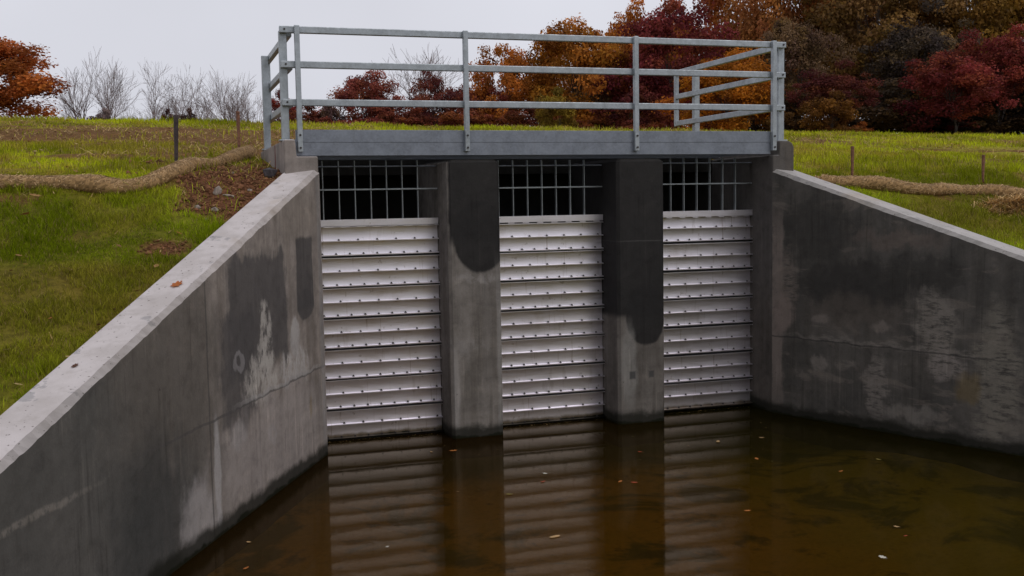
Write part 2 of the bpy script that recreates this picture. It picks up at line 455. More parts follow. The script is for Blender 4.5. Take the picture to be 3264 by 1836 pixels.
def axis(a, b, d, far, g=1.22):
    v = list(np.arange(a, b+1e-6, d)); s = d; lo = a; left = []
    while lo > -far: s *= g; lo -= s; left.append(lo)
    s = d; hi = b; right = []
    while hi < far: s *= g; hi += s; right.append(hi)
    return np.array(left[::-1]+v+right)
gx = axis(-7, 12, .11, 420); gy = axis(-8, 14, .11, 420)
GX, GY = np.meshgrid(gx, gy); GZ = T(GX, GY)
flat = sstep(60, 200, np.hypot(GX, GY)); GZ = GZ*(1-flat) + 4.0*flat
ins = pool_inside(GX, GY)
near_wall = (GY < .4) & (GY > -6.4)
V = np.stack([GX, GY, GZ], -1).reshape(-1, 3)
ny, nx = GX.shape
idx = np.arange(nx*ny).reshape(ny, nx)
F = np.stack([idx[:-1, :-1], idx[:-1, 1:], idx[1:, 1:], idx[1:, :-1]], -1).reshape(-1, 4)
fi = ins.ravel()[F]
lq = (GX-L0[0])*NLo[0] + (GY-L0[1])*NLo[1]; rq = (GX-R0[0])*NRo[0] + (GY-R0[1])*NRo[1]
wet_side = (lq < .02) & (rq < .02) & (GX > -1.6) & (GX < 3.9) & (GY > -6.3) & (GY < .2) | (lq < .02) & (rq < .02) & (GY <= -.1) & (GY > -6.3)
F = F[~(fi.all(1) | wet_side.ravel()[F].any(1))]
sm = soil_mask(V[:, 0], V[:, 1])
gc = turf_colour(V[:, 0], V[:, 1], sm)*.55 + SOIL_C*.25
gc = gc*(1-sm[:, None]) + SOIL_C*sm[:, None]
g = link('ground', arr_mesh('ground', V, F, groundmat(), vcol=gc, smooth=True)); tag(g, kind='structure')

# pool bed, rising to the near bank, and the water sheet
bx = np.linspace(-6.5, 8, 90); by = np.linspace(-7.6, 2.5, 70)
BX, BY = np.meshgrid(bx, by)
BZ = -.24 + (fbm(BX*1.2, BY*1.2, 71)-.5)*.16 + 1.0*sstep(-5.6, -7.0, BY)
BF = np.arange(BX.size).reshape(BX.shape)
BFc = np.stack([BF[:-1, :-1], BF[:-1, 1:], BF[1:, 1:], BF[1:, :-1]], -1).reshape(-1, 4)
keep = pool_inside(BX, BY-.0) | ((BY <= -6.3) & (BX > -5) & (BX < 6.6))
BFc = BFc[keep.ravel()[BFc].any(1)]
o = link('pool_bed', arr_mesh('pool_bed', np.stack([BX, BY, BZ], -1).reshape(-1, 3), BFc, bedmat(), smooth=True)); tag(o, kind='structure')
bm = bmesh.new()
pts = [(-1.46, 2.3), (-1.46, 0), tuple(L0+NLo*.1), tuple(L0+NLo*.1+DL*7.0), tuple(R0+NRo*.1+DR*6.9), tuple(R0+NRo*.1), (3.72, 0), (3.72, 2.3)]
bm.faces.new([bm.verts.new((p[0], p[1], 0)) for p in pts])
o = from_bm('water', bm, watermat()); tag(o, kind='structure')

# ------------------------------------------------------------------ concrete
WET = (.023, .0215, .021); WET2 = (.040, .038, .036); PALE = (.40, .37, .35)
TOPC = ((.56, .51, .495), (.46, .415, .395), (.36, .32, .295))
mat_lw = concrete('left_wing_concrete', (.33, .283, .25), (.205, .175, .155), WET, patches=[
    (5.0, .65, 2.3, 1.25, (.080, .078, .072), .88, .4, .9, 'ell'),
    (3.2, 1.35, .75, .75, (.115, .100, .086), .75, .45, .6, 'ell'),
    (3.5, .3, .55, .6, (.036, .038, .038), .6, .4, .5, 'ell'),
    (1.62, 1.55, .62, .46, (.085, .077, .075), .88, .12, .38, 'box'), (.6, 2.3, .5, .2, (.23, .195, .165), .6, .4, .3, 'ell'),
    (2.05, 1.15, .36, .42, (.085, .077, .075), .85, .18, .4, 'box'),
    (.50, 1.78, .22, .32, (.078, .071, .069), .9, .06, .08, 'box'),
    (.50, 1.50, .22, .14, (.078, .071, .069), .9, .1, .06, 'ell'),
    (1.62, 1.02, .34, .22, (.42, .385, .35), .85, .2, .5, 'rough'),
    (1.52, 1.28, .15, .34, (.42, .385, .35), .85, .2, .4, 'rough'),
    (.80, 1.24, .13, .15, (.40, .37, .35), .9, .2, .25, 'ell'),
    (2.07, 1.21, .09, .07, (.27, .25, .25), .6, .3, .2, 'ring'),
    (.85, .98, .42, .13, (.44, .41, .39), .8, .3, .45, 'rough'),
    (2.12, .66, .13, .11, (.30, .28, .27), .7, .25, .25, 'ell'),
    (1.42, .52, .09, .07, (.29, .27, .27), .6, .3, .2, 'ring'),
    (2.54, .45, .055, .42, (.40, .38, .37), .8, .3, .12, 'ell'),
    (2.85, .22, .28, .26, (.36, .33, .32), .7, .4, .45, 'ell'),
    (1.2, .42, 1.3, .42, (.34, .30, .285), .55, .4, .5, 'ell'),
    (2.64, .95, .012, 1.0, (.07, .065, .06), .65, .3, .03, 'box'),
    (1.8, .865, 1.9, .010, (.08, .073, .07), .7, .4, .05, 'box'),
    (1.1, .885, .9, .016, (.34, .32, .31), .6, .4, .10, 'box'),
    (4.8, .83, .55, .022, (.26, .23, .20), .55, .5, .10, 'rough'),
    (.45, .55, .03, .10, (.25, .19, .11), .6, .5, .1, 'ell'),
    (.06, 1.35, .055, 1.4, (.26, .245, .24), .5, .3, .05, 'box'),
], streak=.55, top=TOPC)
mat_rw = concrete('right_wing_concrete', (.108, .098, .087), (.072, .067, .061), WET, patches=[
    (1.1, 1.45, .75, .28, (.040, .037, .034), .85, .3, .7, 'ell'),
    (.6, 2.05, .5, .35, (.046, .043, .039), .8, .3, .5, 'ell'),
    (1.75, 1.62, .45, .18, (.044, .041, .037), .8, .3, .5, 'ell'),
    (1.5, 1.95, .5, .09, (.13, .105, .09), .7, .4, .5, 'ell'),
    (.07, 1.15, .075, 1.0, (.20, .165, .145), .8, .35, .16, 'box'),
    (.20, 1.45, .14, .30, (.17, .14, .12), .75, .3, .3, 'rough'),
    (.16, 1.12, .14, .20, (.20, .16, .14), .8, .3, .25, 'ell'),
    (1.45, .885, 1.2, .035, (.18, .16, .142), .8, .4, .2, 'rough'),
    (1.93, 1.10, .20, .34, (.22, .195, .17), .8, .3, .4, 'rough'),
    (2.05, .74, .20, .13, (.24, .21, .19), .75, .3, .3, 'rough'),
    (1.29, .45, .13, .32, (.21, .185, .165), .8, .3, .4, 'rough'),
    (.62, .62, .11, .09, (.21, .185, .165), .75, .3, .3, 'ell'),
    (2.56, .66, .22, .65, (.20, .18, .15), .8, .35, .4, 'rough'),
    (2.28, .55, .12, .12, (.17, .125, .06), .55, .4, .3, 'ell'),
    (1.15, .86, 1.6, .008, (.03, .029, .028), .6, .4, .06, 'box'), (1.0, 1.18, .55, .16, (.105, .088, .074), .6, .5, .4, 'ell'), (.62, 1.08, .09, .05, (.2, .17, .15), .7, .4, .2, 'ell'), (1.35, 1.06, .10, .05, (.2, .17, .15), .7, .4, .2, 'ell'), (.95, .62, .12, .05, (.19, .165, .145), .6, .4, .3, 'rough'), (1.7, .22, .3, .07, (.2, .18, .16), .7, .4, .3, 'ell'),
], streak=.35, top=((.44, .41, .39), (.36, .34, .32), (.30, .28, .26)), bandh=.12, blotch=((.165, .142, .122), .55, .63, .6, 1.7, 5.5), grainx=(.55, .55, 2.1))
def wet_tongue(zb, xc, rx, extra=()):
    return [(xc, zb+1.75, rx, 1.45, WET, .97, .05, .05, 'box'), (xc+.02, zb+.34, rx*.97, .36, WET, .97, .06, .06, 'ell')] + list(extra)
mat_p1 = concrete('pier_concrete_first', (.235, .212, .19), (.160, .144, .13), WET, patches=wet_tongue(1.70, .31, .30, [
    (.30, 1.62, .25, .04, (.27, .25, .235), .7, .5, .3, 'rough'), (.12, .95, .25, .09, (.26, .24, .225), .55, .4, .3, 'rough'),
    (.05, .45, .035, .45, (.30, .28, .265), .6, .4, .06, 'ell'), (.52, .7, .03, .9, (.28, .265, .25), .5, .4, .05, 'box')]), streak=.6)
mat_p2 = concrete('pier_concrete_second', (.172, .154, .138), (.125, .112, .10), WET, patches=[
    (.27, 2.3, .60, 1.15, WET, .97, .04, .05, 'box'), (.32, 1.16, .235, .33, WET, .97, .06, .07, 'ell'),
    (.12, .62, .09, .42, (.22, .21, .195), .7, .35, .15, 'ell'), (.16, .52, .035, .04, (.05, .05, .05), .8, .3, .02, 'box'), (.38, .52, .03, .035, (.05, .05, .05), .8, .3, .02, 'box'),
    (.27, 1.95, .26, .006, (.06, .058, .055), .8, .4, .02, 'box')], streak=.5)
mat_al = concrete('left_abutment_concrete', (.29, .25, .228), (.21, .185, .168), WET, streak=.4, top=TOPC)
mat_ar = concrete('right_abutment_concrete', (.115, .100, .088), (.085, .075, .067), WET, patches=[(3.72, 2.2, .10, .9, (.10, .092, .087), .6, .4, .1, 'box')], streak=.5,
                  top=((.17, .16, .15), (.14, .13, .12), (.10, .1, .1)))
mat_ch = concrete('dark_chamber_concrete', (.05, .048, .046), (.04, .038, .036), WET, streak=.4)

def wing_wall(name, P0, D, lefthand, length, z0, slope, thick, mat, label):
    """local x runs down the wall, local y across it; the water face is at y = 0"""
    bm = bmesh.new(); n = 170; rows = []
    rr = random.Random(3 if lefthand else 4)
    for i in range(n+1):
        u = length*i/n; zt = z0 - slope*u
        j = (rr.random()-.5)*.006; ch = .040 + (float(fbm(u*7, 2.0, 5))-.5)*.016 + (rr.random()-.5)*.005
        s = -1 if lefthand else 1
        prof = [(0, -.6), (0, zt-ch), (s*(ch*.9), zt-.004+j*.3), (s*(thick-.02), zt), (s*thick, zt-.02), (s*thick, -.6)]
        rows.append([bm.verts.new((u, p[0], p[1])) for p in prof])
    fs = []
    for a, b in zip(rows, rows[1:]):
        for k in range(6): fs.append(bm.faces.new((a[k], b[k], b[(k+1) % 6], a[(k+1) % 6])))
    fs.append(bm.faces.new(rows[0][::-1])); fs.append(bm.faces.new(rows[-1]))
    bmesh.ops.recalc_face_normals(bm, faces=fs)
    o = from_bm(name, bm, mat, None, (P0[0], P0[1], 0), (0, 0, math.atan2(D[1], D[0])))
    tag(o, label, 'wall', 'sloping wing walls of the outlet structure')
    return o
wing_wall('wing_wall', L0, DL, True, LU, 2.73, .31, .325, mat_lw, 'long pale grey wing wall with stained face sloping beside the soil and rubble patch')
wing_wall('wing_wall', R0, DR, False, RU, 2.70, .318, .325, mat_rw, 'dark wet blotchy wing wall sloping down from the right end of the footbridge')

# abutments with the return walls that carry the side guardrails
bm = bmesh.new()
prism(bm, [(-1.605, -.6), (-1.296, -.6), (-1.296, 2.843), (-1.492, 2.843), (-1.502, 3.0), (-1.605, 3.0)], 'y', -.19, 2.25, .014, 2)
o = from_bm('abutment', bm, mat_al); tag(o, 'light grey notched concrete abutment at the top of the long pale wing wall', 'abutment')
jb = bmesh.new(); box(jb, -1.6085, -1.600, .62, .65, 2.55, 2.99); from_bm('joint_filler', jb, M['joint'], o)
bm = bmesh.new()
prism(bm, [(3.655, -.6), (3.92, -.6), (3.92, 2.93), (3.90, 2.972), (3.86, 2.998), (3.742, 3.0), (3.735, 2.843), (3.655, 2.843)], 'y', -.055, 2.35, .014, 2)
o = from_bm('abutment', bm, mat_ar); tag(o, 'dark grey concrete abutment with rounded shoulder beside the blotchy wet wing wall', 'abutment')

def pier(x, mat, label):
    bm = bmesh.new()
    c = .03
    prof = [(c, 0), (W_-c, 0), (W_, c), (W_, 1.3), (0, 1.3), (0, c)]
    zs = [(-.6, 0.0), (2.785, 0.0), (2.815, .03)]
    rows = []
    for z, ins_ in zs:
        rows.append([bm.verts.new((px + (ins_ if px < .2 else -ins_), py + (ins_ if py < .5 else 0), z)) for px, py in prof])
    for a, b in zip(rows, rows[1:]):
        for k in range(6): bm.faces.new((a[k], a[(k+1) % 6], b[(k+1) % 6], b[k]))
    bm.faces.new(rows[-1]); bm.faces.new(rows[0][::-1])
    bmesh.ops.recalc_face_normals(bm, faces=bm.faces[:])
    o = from_bm('concrete_pier', bm, mat, None, (x, 0, 0)); tag(o, label, 'pier', 'concrete piers between the bays')
pier(0, mat_p1, 'concrete pier with a short dark wet tongue ending high on its face')
pier(B+W_, mat_p2, 'concrete pier stained dark and wet over three quarters of its height')

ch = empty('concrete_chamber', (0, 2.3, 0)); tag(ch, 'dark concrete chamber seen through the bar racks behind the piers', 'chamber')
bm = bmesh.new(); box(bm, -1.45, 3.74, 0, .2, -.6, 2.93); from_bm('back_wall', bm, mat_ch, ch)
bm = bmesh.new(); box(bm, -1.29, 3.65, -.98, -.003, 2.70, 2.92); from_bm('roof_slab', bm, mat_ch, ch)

# ------------------------------------------------------------------ footbridge with its front rail
fb = empty('footbridge', (1.1, 0, 2.86)); tag(fb, 'galvanised steel footbridge with three rail front guard spanning the piers', 'footbridge')
OX, OZ = -1.1, -2.86
def fbm_box(name, x0, x1, y0, y1, z0, z1, mat, bev=.004, par=fb, seg=2):
    b = bmesh.new(); box(b, x0+OX, x1+OX, y0, y1, z0+OZ, z1+OZ, bev, seg); return from_bm(name, b, mat, par)
b = bmesh.new()   # front channel: web with flanges turned back
for bxs in ((-1.474, 3.66, .004, .014, 2.858, 3.0), (-1.474, 3.66, .0145, .09, 2.858, 2.868)):
    box(b, bxs[0]+OX, bxs[1]+OX, bxs[2], bxs[3], bxs[4]+OZ, bxs[5]+OZ, .001)
from_bm('channel_beam', b, M['beam'], fb)
fbm_box('toe_plate', -1.474, 3.66, 0, .010, 2.985, 3.103, M['beam'], .002)
b = bmesh.new()
for bxs in ((-1.474, 3.66, 1.20, 1.212, 2.858, 3.08), (-1.474, 3.66, 1.12, 1.199, 2.858, 2.868)):
    box(b, bxs[0]+OX, bxs[1]+OX, bxs[2], bxs[3], bxs[4]+OZ, bxs[5]+OZ, .001)
from_bm('channel_beam', b, M['beam'], fb)
b = bmesh.new()
for i in range(36): 
    y = .10 + i*.031; box(b, -1.46+OX, 3.65+OX, y, y+.006, 2.872+OZ, 2.905+OZ)
for i in range(34):
    x = -1.44 + i*.154; box(b, x+OX, x+.006+OX, .095, 1.195, 2.895+OZ, 2.907+OZ)
from_bm('grating_deck', b, M['beam'], fb)
for px_ in (-1.436, .205, 2.042, 3.680):
    ln = fbm_box('post', px_-.024, px_+.024, -.052, -.002, 2.893, 4.074, M['rail'], .005)
    for bz in (2.93, 3.05):
        q = bmesh.new(); bmesh.ops.create_cone(q, cap_ends=True, segments=6, radius1=.011, radius2=.011, depth=.012, matrix=Matrix.Translation((px_+OX, -.058, bz+OZ)) @ Matrix.Rotation(R(90), 4, 'X'))
        from_bm('bolt', q, M['bolt'], ln)
for i, (zl, x0, x1) in enumerate(((4.007, -1.592, 3.852), (3.683, -1.588, 3.846), (3.328, -1.585, 3.842))):
    rl = fbm_box('rail', x0, x1, 0.0, .05, zl, zl+.064, M['rail'], .006)
    for bx_ in (x0+.045, x1-.035):
        q = bmesh.new(); bmesh.ops.create_cone(q, cap_ends=True, segments=6, radius1=.010, radius2=.010, depth=.010, matrix=Matrix.Translation((bx_+OX, -.004, zl+.034+OZ)) @ Matrix.Rotation(R(90), 4, 'X'))
        from_bm('bolt', q, M['bolt'], rl)

def side_rail(x_post, x_rail0, x_rail1, ends, ypost, label):
    o = empty('side_guardrail', (x_post, 0, 3.0)); tag(o, label, 'guardrail', 'side guardrails on the return walls')
    def bb(name, x0, x1, y0, y1, z0, z1, bev=.005, par=None):
        b = bmesh.new(); box(b, x0-x_post, x1-x_post, y0, y1, z0-3, z1-3, bev, 2); return from_bm(name, b, M['rail'], par or o)
    for y0 in (.056, ypost):
        p = bb('post', x_post-.036, x_post+.036, y0, y0+.07, 3.016, 4.035)
        q = bb('base_plate', x_post-.06, x_post+.06, y0-.03, y0+.10, 3.001, 3.015, .002, p)
    for z0, y0 in ((3.985, .13), (3.675, .13), (3.33, .13)):
        bb('rail', x_rail0, x_rail1, y0-.03, ends-.052, z0, z0+.064)
    bb('end_bar', x_rail0, x_rail1, ends-.05, ends, 3.325, 4.055)
side_rail(-1.5575, -1.519, -1.469, 2.25, 1.87, 'left side guardrail with its near end on the pale notched abutment')
side_rail(3.826, 3.738, 3.788, 2.50, 2.02, 'right side guardrail running back above the dark rounded abutment')

# ------------------------------------------------------------------ bar racks and stoplogs
YR = .36
def rack(x0, zoff, label):
    o = empty('bar_rack', (x0, YR, 2.155+zoff)); tag(o, label, 'bar rack', 'steel bar racks above the stoplogs')
    n = 7
    mid = link
    for i in range(n):
        x = B*(i+1)/(n+1) - .05
        b = bmesh.new(); box(b, x-.0045, x+.0045, .028, .068, .07, .665, .001); from_bm('bar', b, M['bar'], o)
    b = bmesh.new(); box(b, .004, B-.01, .012, .027, .368, .384, .002); from_bm('cross_bar', b, M['bar'], o)
    b = bmesh.new(); box(b, .004, B-.01, .022, .09, .60, .612, .002); from_bm('top_bar', b, M['beam'], o)
    b = bmesh.new()
    box(b, .004, B-.01, 0, .012, .012, .078, .002); box(b, .004, B-.01, .013, .10, .062, .074, .001)
    for i in range(8):
        x = B*(i+.5)/8; box(b, x-.04, x+.03, .002, .010, .002, .0115, .001)
    from_bm('sill_angle', b, M['alu'], o)

# one stoplog, copied
proto = None
def make_log():
    h = .300; wd = B-.014
    o = empty('stoplog', (0, 0, 0))
    b = bmesh.new()
    # upright section in (y, z): web set back, a lip at the top, flanges at mid height and at the foot
    dish = lambda z0, z1: [(.058 + .0042*(1-(2*t-1)**2), z0+(z1-z0)*t) for t in [j/8 for j in range(9)]]
    prof = [(.105, 0.006), (.0, 0.006), (.0, .016)] + dish(.019, .147) + [(.004, .147), (.004, .156)] + dish(.159, .289) + [(.002, .289), (.002, h-.003), (.105, h)]
    prism(b, prof, 'x', .007, .007+wd)
    from_bm('panel', b, M['alu'], o)
    b = bmesh.new(); box(b, .007, .007+wd, .022, .10, -.0085, .0055); from_bm('seal', b, M['seal'], o)
    bme = bpy.data.meshes.new('bolt'); q = bmesh.new()
    bmesh.ops.create_cone(q, cap_ends=True, segments=6, radius1=.0095, radius2=.0075, depth=.015, matrix=Matrix.Translation((0, 0, .0075)))
    bmesh.ops.create_cone(q, cap_ends=True, segments=10, radius1=.014, radius2=.014, depth=.002, matrix=Matrix.Translation((0, 0, .0012)))
    q.to_mesh(bme); q.free(); bme.materials.append(M['bolt'])
    for i in range(9): link('bolt', bme, o, (.085+i*.139, .040, .0180))
    for i in range(7): link('bolt', bme, o, (.06+i*.195, .042, .1575))
    return o
ORD = ['lowest', 'second lowest', 'third lowest', 'middle', 'third from top', 'second from top', 'topmost']
BAYS = [(-B, .004, 'left', 'left bay beside the pale wing wall'), (W_, 0, 'centre', 'centre bay between the two piers'), (2*W_+B, .016, 'right', 'right bay beside the dark wing wall')]
proto = make_log()
first = True
for x0, zo, nm, where in BAYS:
    rack(x0, zo, 'galvanised vertical bar rack above the stoplogs in the ' + where)
    for i in range(7):
        if first: o = proto; first = False
        else:
            o = proto.copy(); COL.objects.link(o)
            for c in list(proto.children):
                d = c.copy(); COL.objects.link(d); d.parent = o
        o.location = (x0, YR, .309*i + .003 + zo*(1+.3*i) + (.002*((i*7+len(nm)) % 3)))
        tag(o, ORD[i] + ' bolted aluminium stoplog in the ' + where, 'stoplog', 'aluminium stoplogs stacked in the ' + nm + ' bay')

# ------------------------------------------------------------------ grass, straw
def outside(x, y):
    l = (x-L0[0])*NLo[0] + (y-L0[1])*NLo[1]; r = (x-R0[0])*NRo[0] + (y-R0[1])*NRo[1]
    a = np.where(y < -.05, l > .335, x < -1.62)
    b = np.where(y < .05, r > .335, x > 3.93)
    return a | b | (y > 2.42)
def blades(n, x0, x1, y0, y1, hmin, hmax, wid, seed, thin=1.0, lean=.5):
    r = np.random.default_rng(seed)
    x = r.uniform(x0, x1, n); y = r.uniform(y0, y1, n)
    dens = 1-soil_mask(x, y); cl = fbm(x*3.5, y*3.5, 91)
    k = outside(x, y) & (r.random(n) < (dens**2.2)*sstep(.22, .55, cl)*thin + .03)
    x = x[k]; y = y[k]; n = len(x); z = T(x, y) - .008
    col = turf_colour(x, y, None)
    v = r.normal(1, .28, n).clip(.4, 1.9)[:, None]; col = col*v
    st = (r.random(n) < .07)[:, None]; col = np.where(st, np.array([.36, .27, .10])*r.uniform(.5, 1.1, n)[:, None], col)
    lush = .7 + .8*sstep(.35, .7, fbm(x*1.3, y*1.3, 95))
    tuft = 1 + 1.3*sstep(.66, .78, fbm(x*6.5, y*6.5, 97))*(y < .3); h = r.uniform(hmin, hmax, n)*lush*tuft; a = r.uniform(0, 2*np.pi, n); w_ = wid*r.uniform(.6, 1.3, n)
    dx = np.cos(a); dy = np.sin(a); ln = r.uniform(.1, 1.0, n)*lean*h*1.3
    la = r.uniform(0, 2*np.pi, n); lx = np.cos(la)*ln; ly = np.sin(la)*ln
    b = np.stack([x, y, z], -1)
    sx = np.stack([dx*w_/2, dy*w_/2, 0*x], -1)
    m = b + np.stack([lx*.35, ly*.35, h*.6], -1); t = b + np.stack([lx, ly, h*.95], -1)
    V = np.stack([b-sx, b+sx, m+sx*.75, m-sx*.75, t], 1).reshape(-1, 3)
    i = np.arange(n)*5
    F = np.concatenate([np.stack([i, i+1, i+2], -1), np.stack([i, i+2, i+3], -1), np.stack([i+3, i+2, i+4], -1)])
    return V, F, np.tile(col, (3, 1))
def join(parts):
    Vs, Fs, Cs = [], [], []; o = 0
    for V, F, C in parts: Vs.append(V); Fs.append(F+o); Cs.append(C); o += len(V)
    return np.concatenate(Vs), np.concatenate(Fs), np.concatenate(Cs)
parts = [blades(230000, -6.2, -1.55, -5.0, .25, .018, .055, .0048, 1, 1, .8), blades(110000, 3.9, 9.5, -3.6, .25, .02, .065, .0055, 2, 1, .7)]
V, F, Cc = join(parts)
o = link('slope_grass', arr_mesh('slope_grass', V, F, M['blade'], Cc)); tag(o, 'lush green grass on the banks beside the wing walls', 'grass', kind='stuff')
parts = [blades(110000, -7, 9, .2, 5, .025, .08, .008, 3), blades(120000, -9, 17, 5, 12.5, .03, .085, .012, 4), blades(60000, -12, 26, 12, 24, .05, .12, .02, 5)]
V, F, Cc = join(parts)
o = link('field_grass', arr_mesh('field_grass', V, F, M['blade'], Cc)); tag(o, 'yellow green mown grass on the field behind the footbridge', 'grass', kind='stuff')

def straws(n, x0, x1, y0, y1, seed, lmin, lmax, wid, fn):
    r = np.random.default_rng(seed); x = r.uniform(x0, x1, n); y = r.uniform(y0, y1, n)
    k = outside(x, y) & (r.random(n) < fn(x, y)); x = x[k]; y = y[k]; n = len(x)
    a = r.uniform(0, np.pi, n); L = r.uniform(lmin, lmax, n); tl = r.uniform(-.25, .45, n)
    z = T(x, y) + .008 + r.uniform(0, .02, n)
    d = np.stack([np.cos(a)*np.cos(tl), np.sin(a)*np.cos(tl), np.sin(tl)], -1)*L[:, None]; p = np.stack([-np.sin(a), np.cos(a), 0*a], -1)*wid/2
    c = np.stack([x, y, z], -1)
    V = np.stack([c-p, c+p, c+d+p, c+d-p], 1).reshape(-1, 3); i = np.arange(n)*4
    col = np.array([.42, .29, .12])*r.uniform(.35, 1.35, n)[:, None]*np.array([1, 1, 1]) + r.uniform(-.02, .02, (n, 1))
    return V, np.concatenate([np.stack([i, i+1, i+2], -1), np.stack([i, i+2, i+3], -1)]), np.tile(col.clip(.02, 1), (2, 1))
pile = lambda x, y: sstep(1.1, .6, np.hypot((x-5.95)/.5, (y+1.05)/.28))
parts = [straws(60000, -8, 14, .6, 12, 11, .05, .20, .007, lambda x, y: soil_mask(x, y)*.55+.05+.22*sstep(.5, .66, fbm(x*.7, y*1.6, 131))*(x > 3)),
         straws(9000, -6, -1.6, -4.5, .6, 12, .03, .12, .005, lambda x, y: soil_mask(x, y)*.5+.03),
         straws(9000, 3.9, 9, -3, .8, 13, .04, .14, .005, lambda x, y: .03+.95*pile(x, y))]
V, F, Cc = join(parts)
o = link('straw_litter', arr_mesh('straw_litter', V, F, M['straw'], Cc)); tag(o, 'loose dry straw scattered over bare soil in the grass', 'straw', kind='stuff')

r_ = np.random.default_rng(88); n_ = 5200
pu = r_.normal(0, .5, n_); pv = r_.normal(0, .5, n_); kk = np.hypot(pu, pv) < 1.25; pu = pu[kk]; pv = pv[kk]; n_ = len(pu)
px_ = 6.02+pu*.52; py_ = -1.16+pv*.22; hh = .085*np.exp(-(pu**2+pv**2)*1.6)*r_.uniform(.1, 1, n_)
a_ = r_.uniform(0, 2*np.pi, n_); tl_ = r_.uniform(-.3, .5, n_); L_ = r_.uniform(.04, .17, n_)
d_ = np.stack([np.cos(a_)*np.cos(tl_), np.sin(a_)*np.cos(tl_), np.sin(tl_)], -1)*L_[:, None]; p_ = np.stack([-np.sin(a_), np.cos(a_), 0*a_], -1)*.0028
c_ = np.stack([px_, py_, T(px_, py_)+hh+.01], -1); i_ = np.arange(n_)*4
o = link('straw_pile', arr_mesh('straw_pile', np.stack([c_-p_, c_+p_, c_+d_+p_, c_+d_-p_], 1).reshape(-1, 3), np.concatenate([np.stack([i_, i_+1, i_+2], -1), np.stack([i_, i_+2, i_+3], -1)]), M['straw'], np.tile(np.array([.62, .42, .20])*r_.uniform(.35, 1.4, n_)[:, None], (2, 1))))
tag(o, 'loose heap of tan straw on the right bank below the straw wattle', 'straw heap')

# ------------------------------------------------------------------ straw wattles
def wattle(pts, rad, seed, label):
    r = np.random.default_rng(seed)
    P = [Vector((x, y, float(T(x, y)))) for x, y in pts]
    dense = []
    for i in range(len(P)-1):
        p0, p1, p2, p3 = P[max(0, i-1)], P[i], P[i+1], P[min(len(P)-1, i+2)]
        m = max(2, int((p2-p1).length/.03))
        for j in range(m):
            t = j/m
            dense.append(.5*((2*p1)+(-p0+p2)*t+(2*p0-5*p1+4*p2-p3)*t*t+(-p0+3*p1-3*p2+p3)*t**3))
    dense.append(P[-1])
    nS = 20; V = []; cen = []; rads = []
    for i, c in enumerate(dense):
        t = (dense[min(i+1, len(dense)-1)]-dense[max(i-1, 0)]).normalized()
        side = t.cross(Vector((0, 0, 1))).normalized(); upv = side.cross(t).normalized()
        rr = rad*(1+.42*(float(fbm(i*.045, seed, 7))-.5)*2)
        if i < 3 or i > len(dense)-4: rr *= .6
        cc = c + Vector((0, 0, rr*.42)); cen.append((cc, t, side, upv)); rads.append(rr)
        for k in range(nS):
            a = 2*math.pi*k/nS; q = rr*(1+.10*(r.random()-.5))
            V.append(cc + side*math.cos(a)*q*1.25 + upv*math.sin(a)*q*.92)
    V = np.array([tuple(v) for v in V]); n = len(dense); I = np.arange(n*nS).reshape(n, nS); J = np.roll(I, -1, 1)
    F = np.stack([I[:-1], J[:-1], J[1:], I[1:]], -1).reshape(-1, 4)
    F = np.concatenate([F[:, [0, 1, 2]], F[:, [0, 2, 3]]])
    m = len(F); base = np.array([.30, .185, .085]); col = base*r.uniform(.55, 1.35, m)[:, None]
    parts = [(V, F, col)]
    # loose fibres lying on the roll
    nf = int(n*70); ci = r.integers(0, n-1, nf); a = r.uniform(-.3, math.pi+.3, nf)
    fv = np.zeros((nf, 4, 3))
    cenA = np.array([tuple(c[0]) for c in cen]); tA = np.array([tuple(c[1]) for c in cen]); sA = np.array([tuple(c[2]) for c in cen]); uA = np.array([tuple(c[3]) for c in cen]); rA = np.array(rads)
    d = sA[ci]*np.cos(a)[:, None]*1.12 + uA[ci]*np.sin(a)[:, None]*.92
    p = cenA[ci] + d*(rA[ci]*r.uniform(.98, 1.08, nf))[:, None]
    tang = -sA[ci]*np.sin(a)[:, None] + uA[ci]*np.cos(a)[:, None]; th = r.normal(0, .9, nf)
    dv = tA[ci]*np.cos(th)[:, None] + tang*np.sin(th)[:, None] + d*r.uniform(-.08, .16, nf)[:, None]
    L = r.uniform(.015, .05, nf)[:, None]; wv = np.cross(dv, d); wv /= np.linalg.norm(wv, axis=1)[:, None]+1e-9; wv *= .0022
    fv[:, 0] = p-wv; fv[:, 1] = p+wv; fv[:, 2] = p+dv*L+wv; fv[:, 3] = p+dv*L-wv
    i = np.arange(nf)*4; ff = np.concatenate([np.stack([i, i+1, i+2], -1), np.stack([i, i+2, i+3], -1)])
    fc = np.array([.50, .335, .18])*r.uniform(.3, 1.4, nf)[:, None]
    parts.append((fv.reshape(-1, 3), ff, np.tile(fc, (2, 1))))
    V, F, C_ = join(parts)
    o = link('straw_wattle', arr_mesh('straw_wattle', V, F, M['straw'], C_)); tag(o, label, 'straw wattle', 'straw erosion rolls laid across the banks')
wattle([(-6.6, -.3), (-5.4, -.2), (-4.48, -.25), (-4.02, -.27), (-3.7, -.22), (-3.38, -.31), (-3.06, -.40), (-2.86, -.33), (-2.68, -.10), (-2.55, .28), (-2.42, .72), (-2.2, 1.10), (-2.03, 1.5), (-1.86, 2.05), (-1.72, 2.55)], .080, 61,
       'brown straw wattle winding up the left bank to the pale abutment')
wattle([(4.08, -.20), (4.3, -.33), (4.65, -.46), (5.01, -.66), (5.40, -.66), (5.77, -.66), (6.16, -.78), (6.6, -.98), (7.4, -1.0), (8.4, -.9)], .074, 62,
       'brown straw wattle crossing the right bank beyond the dark wing wall')

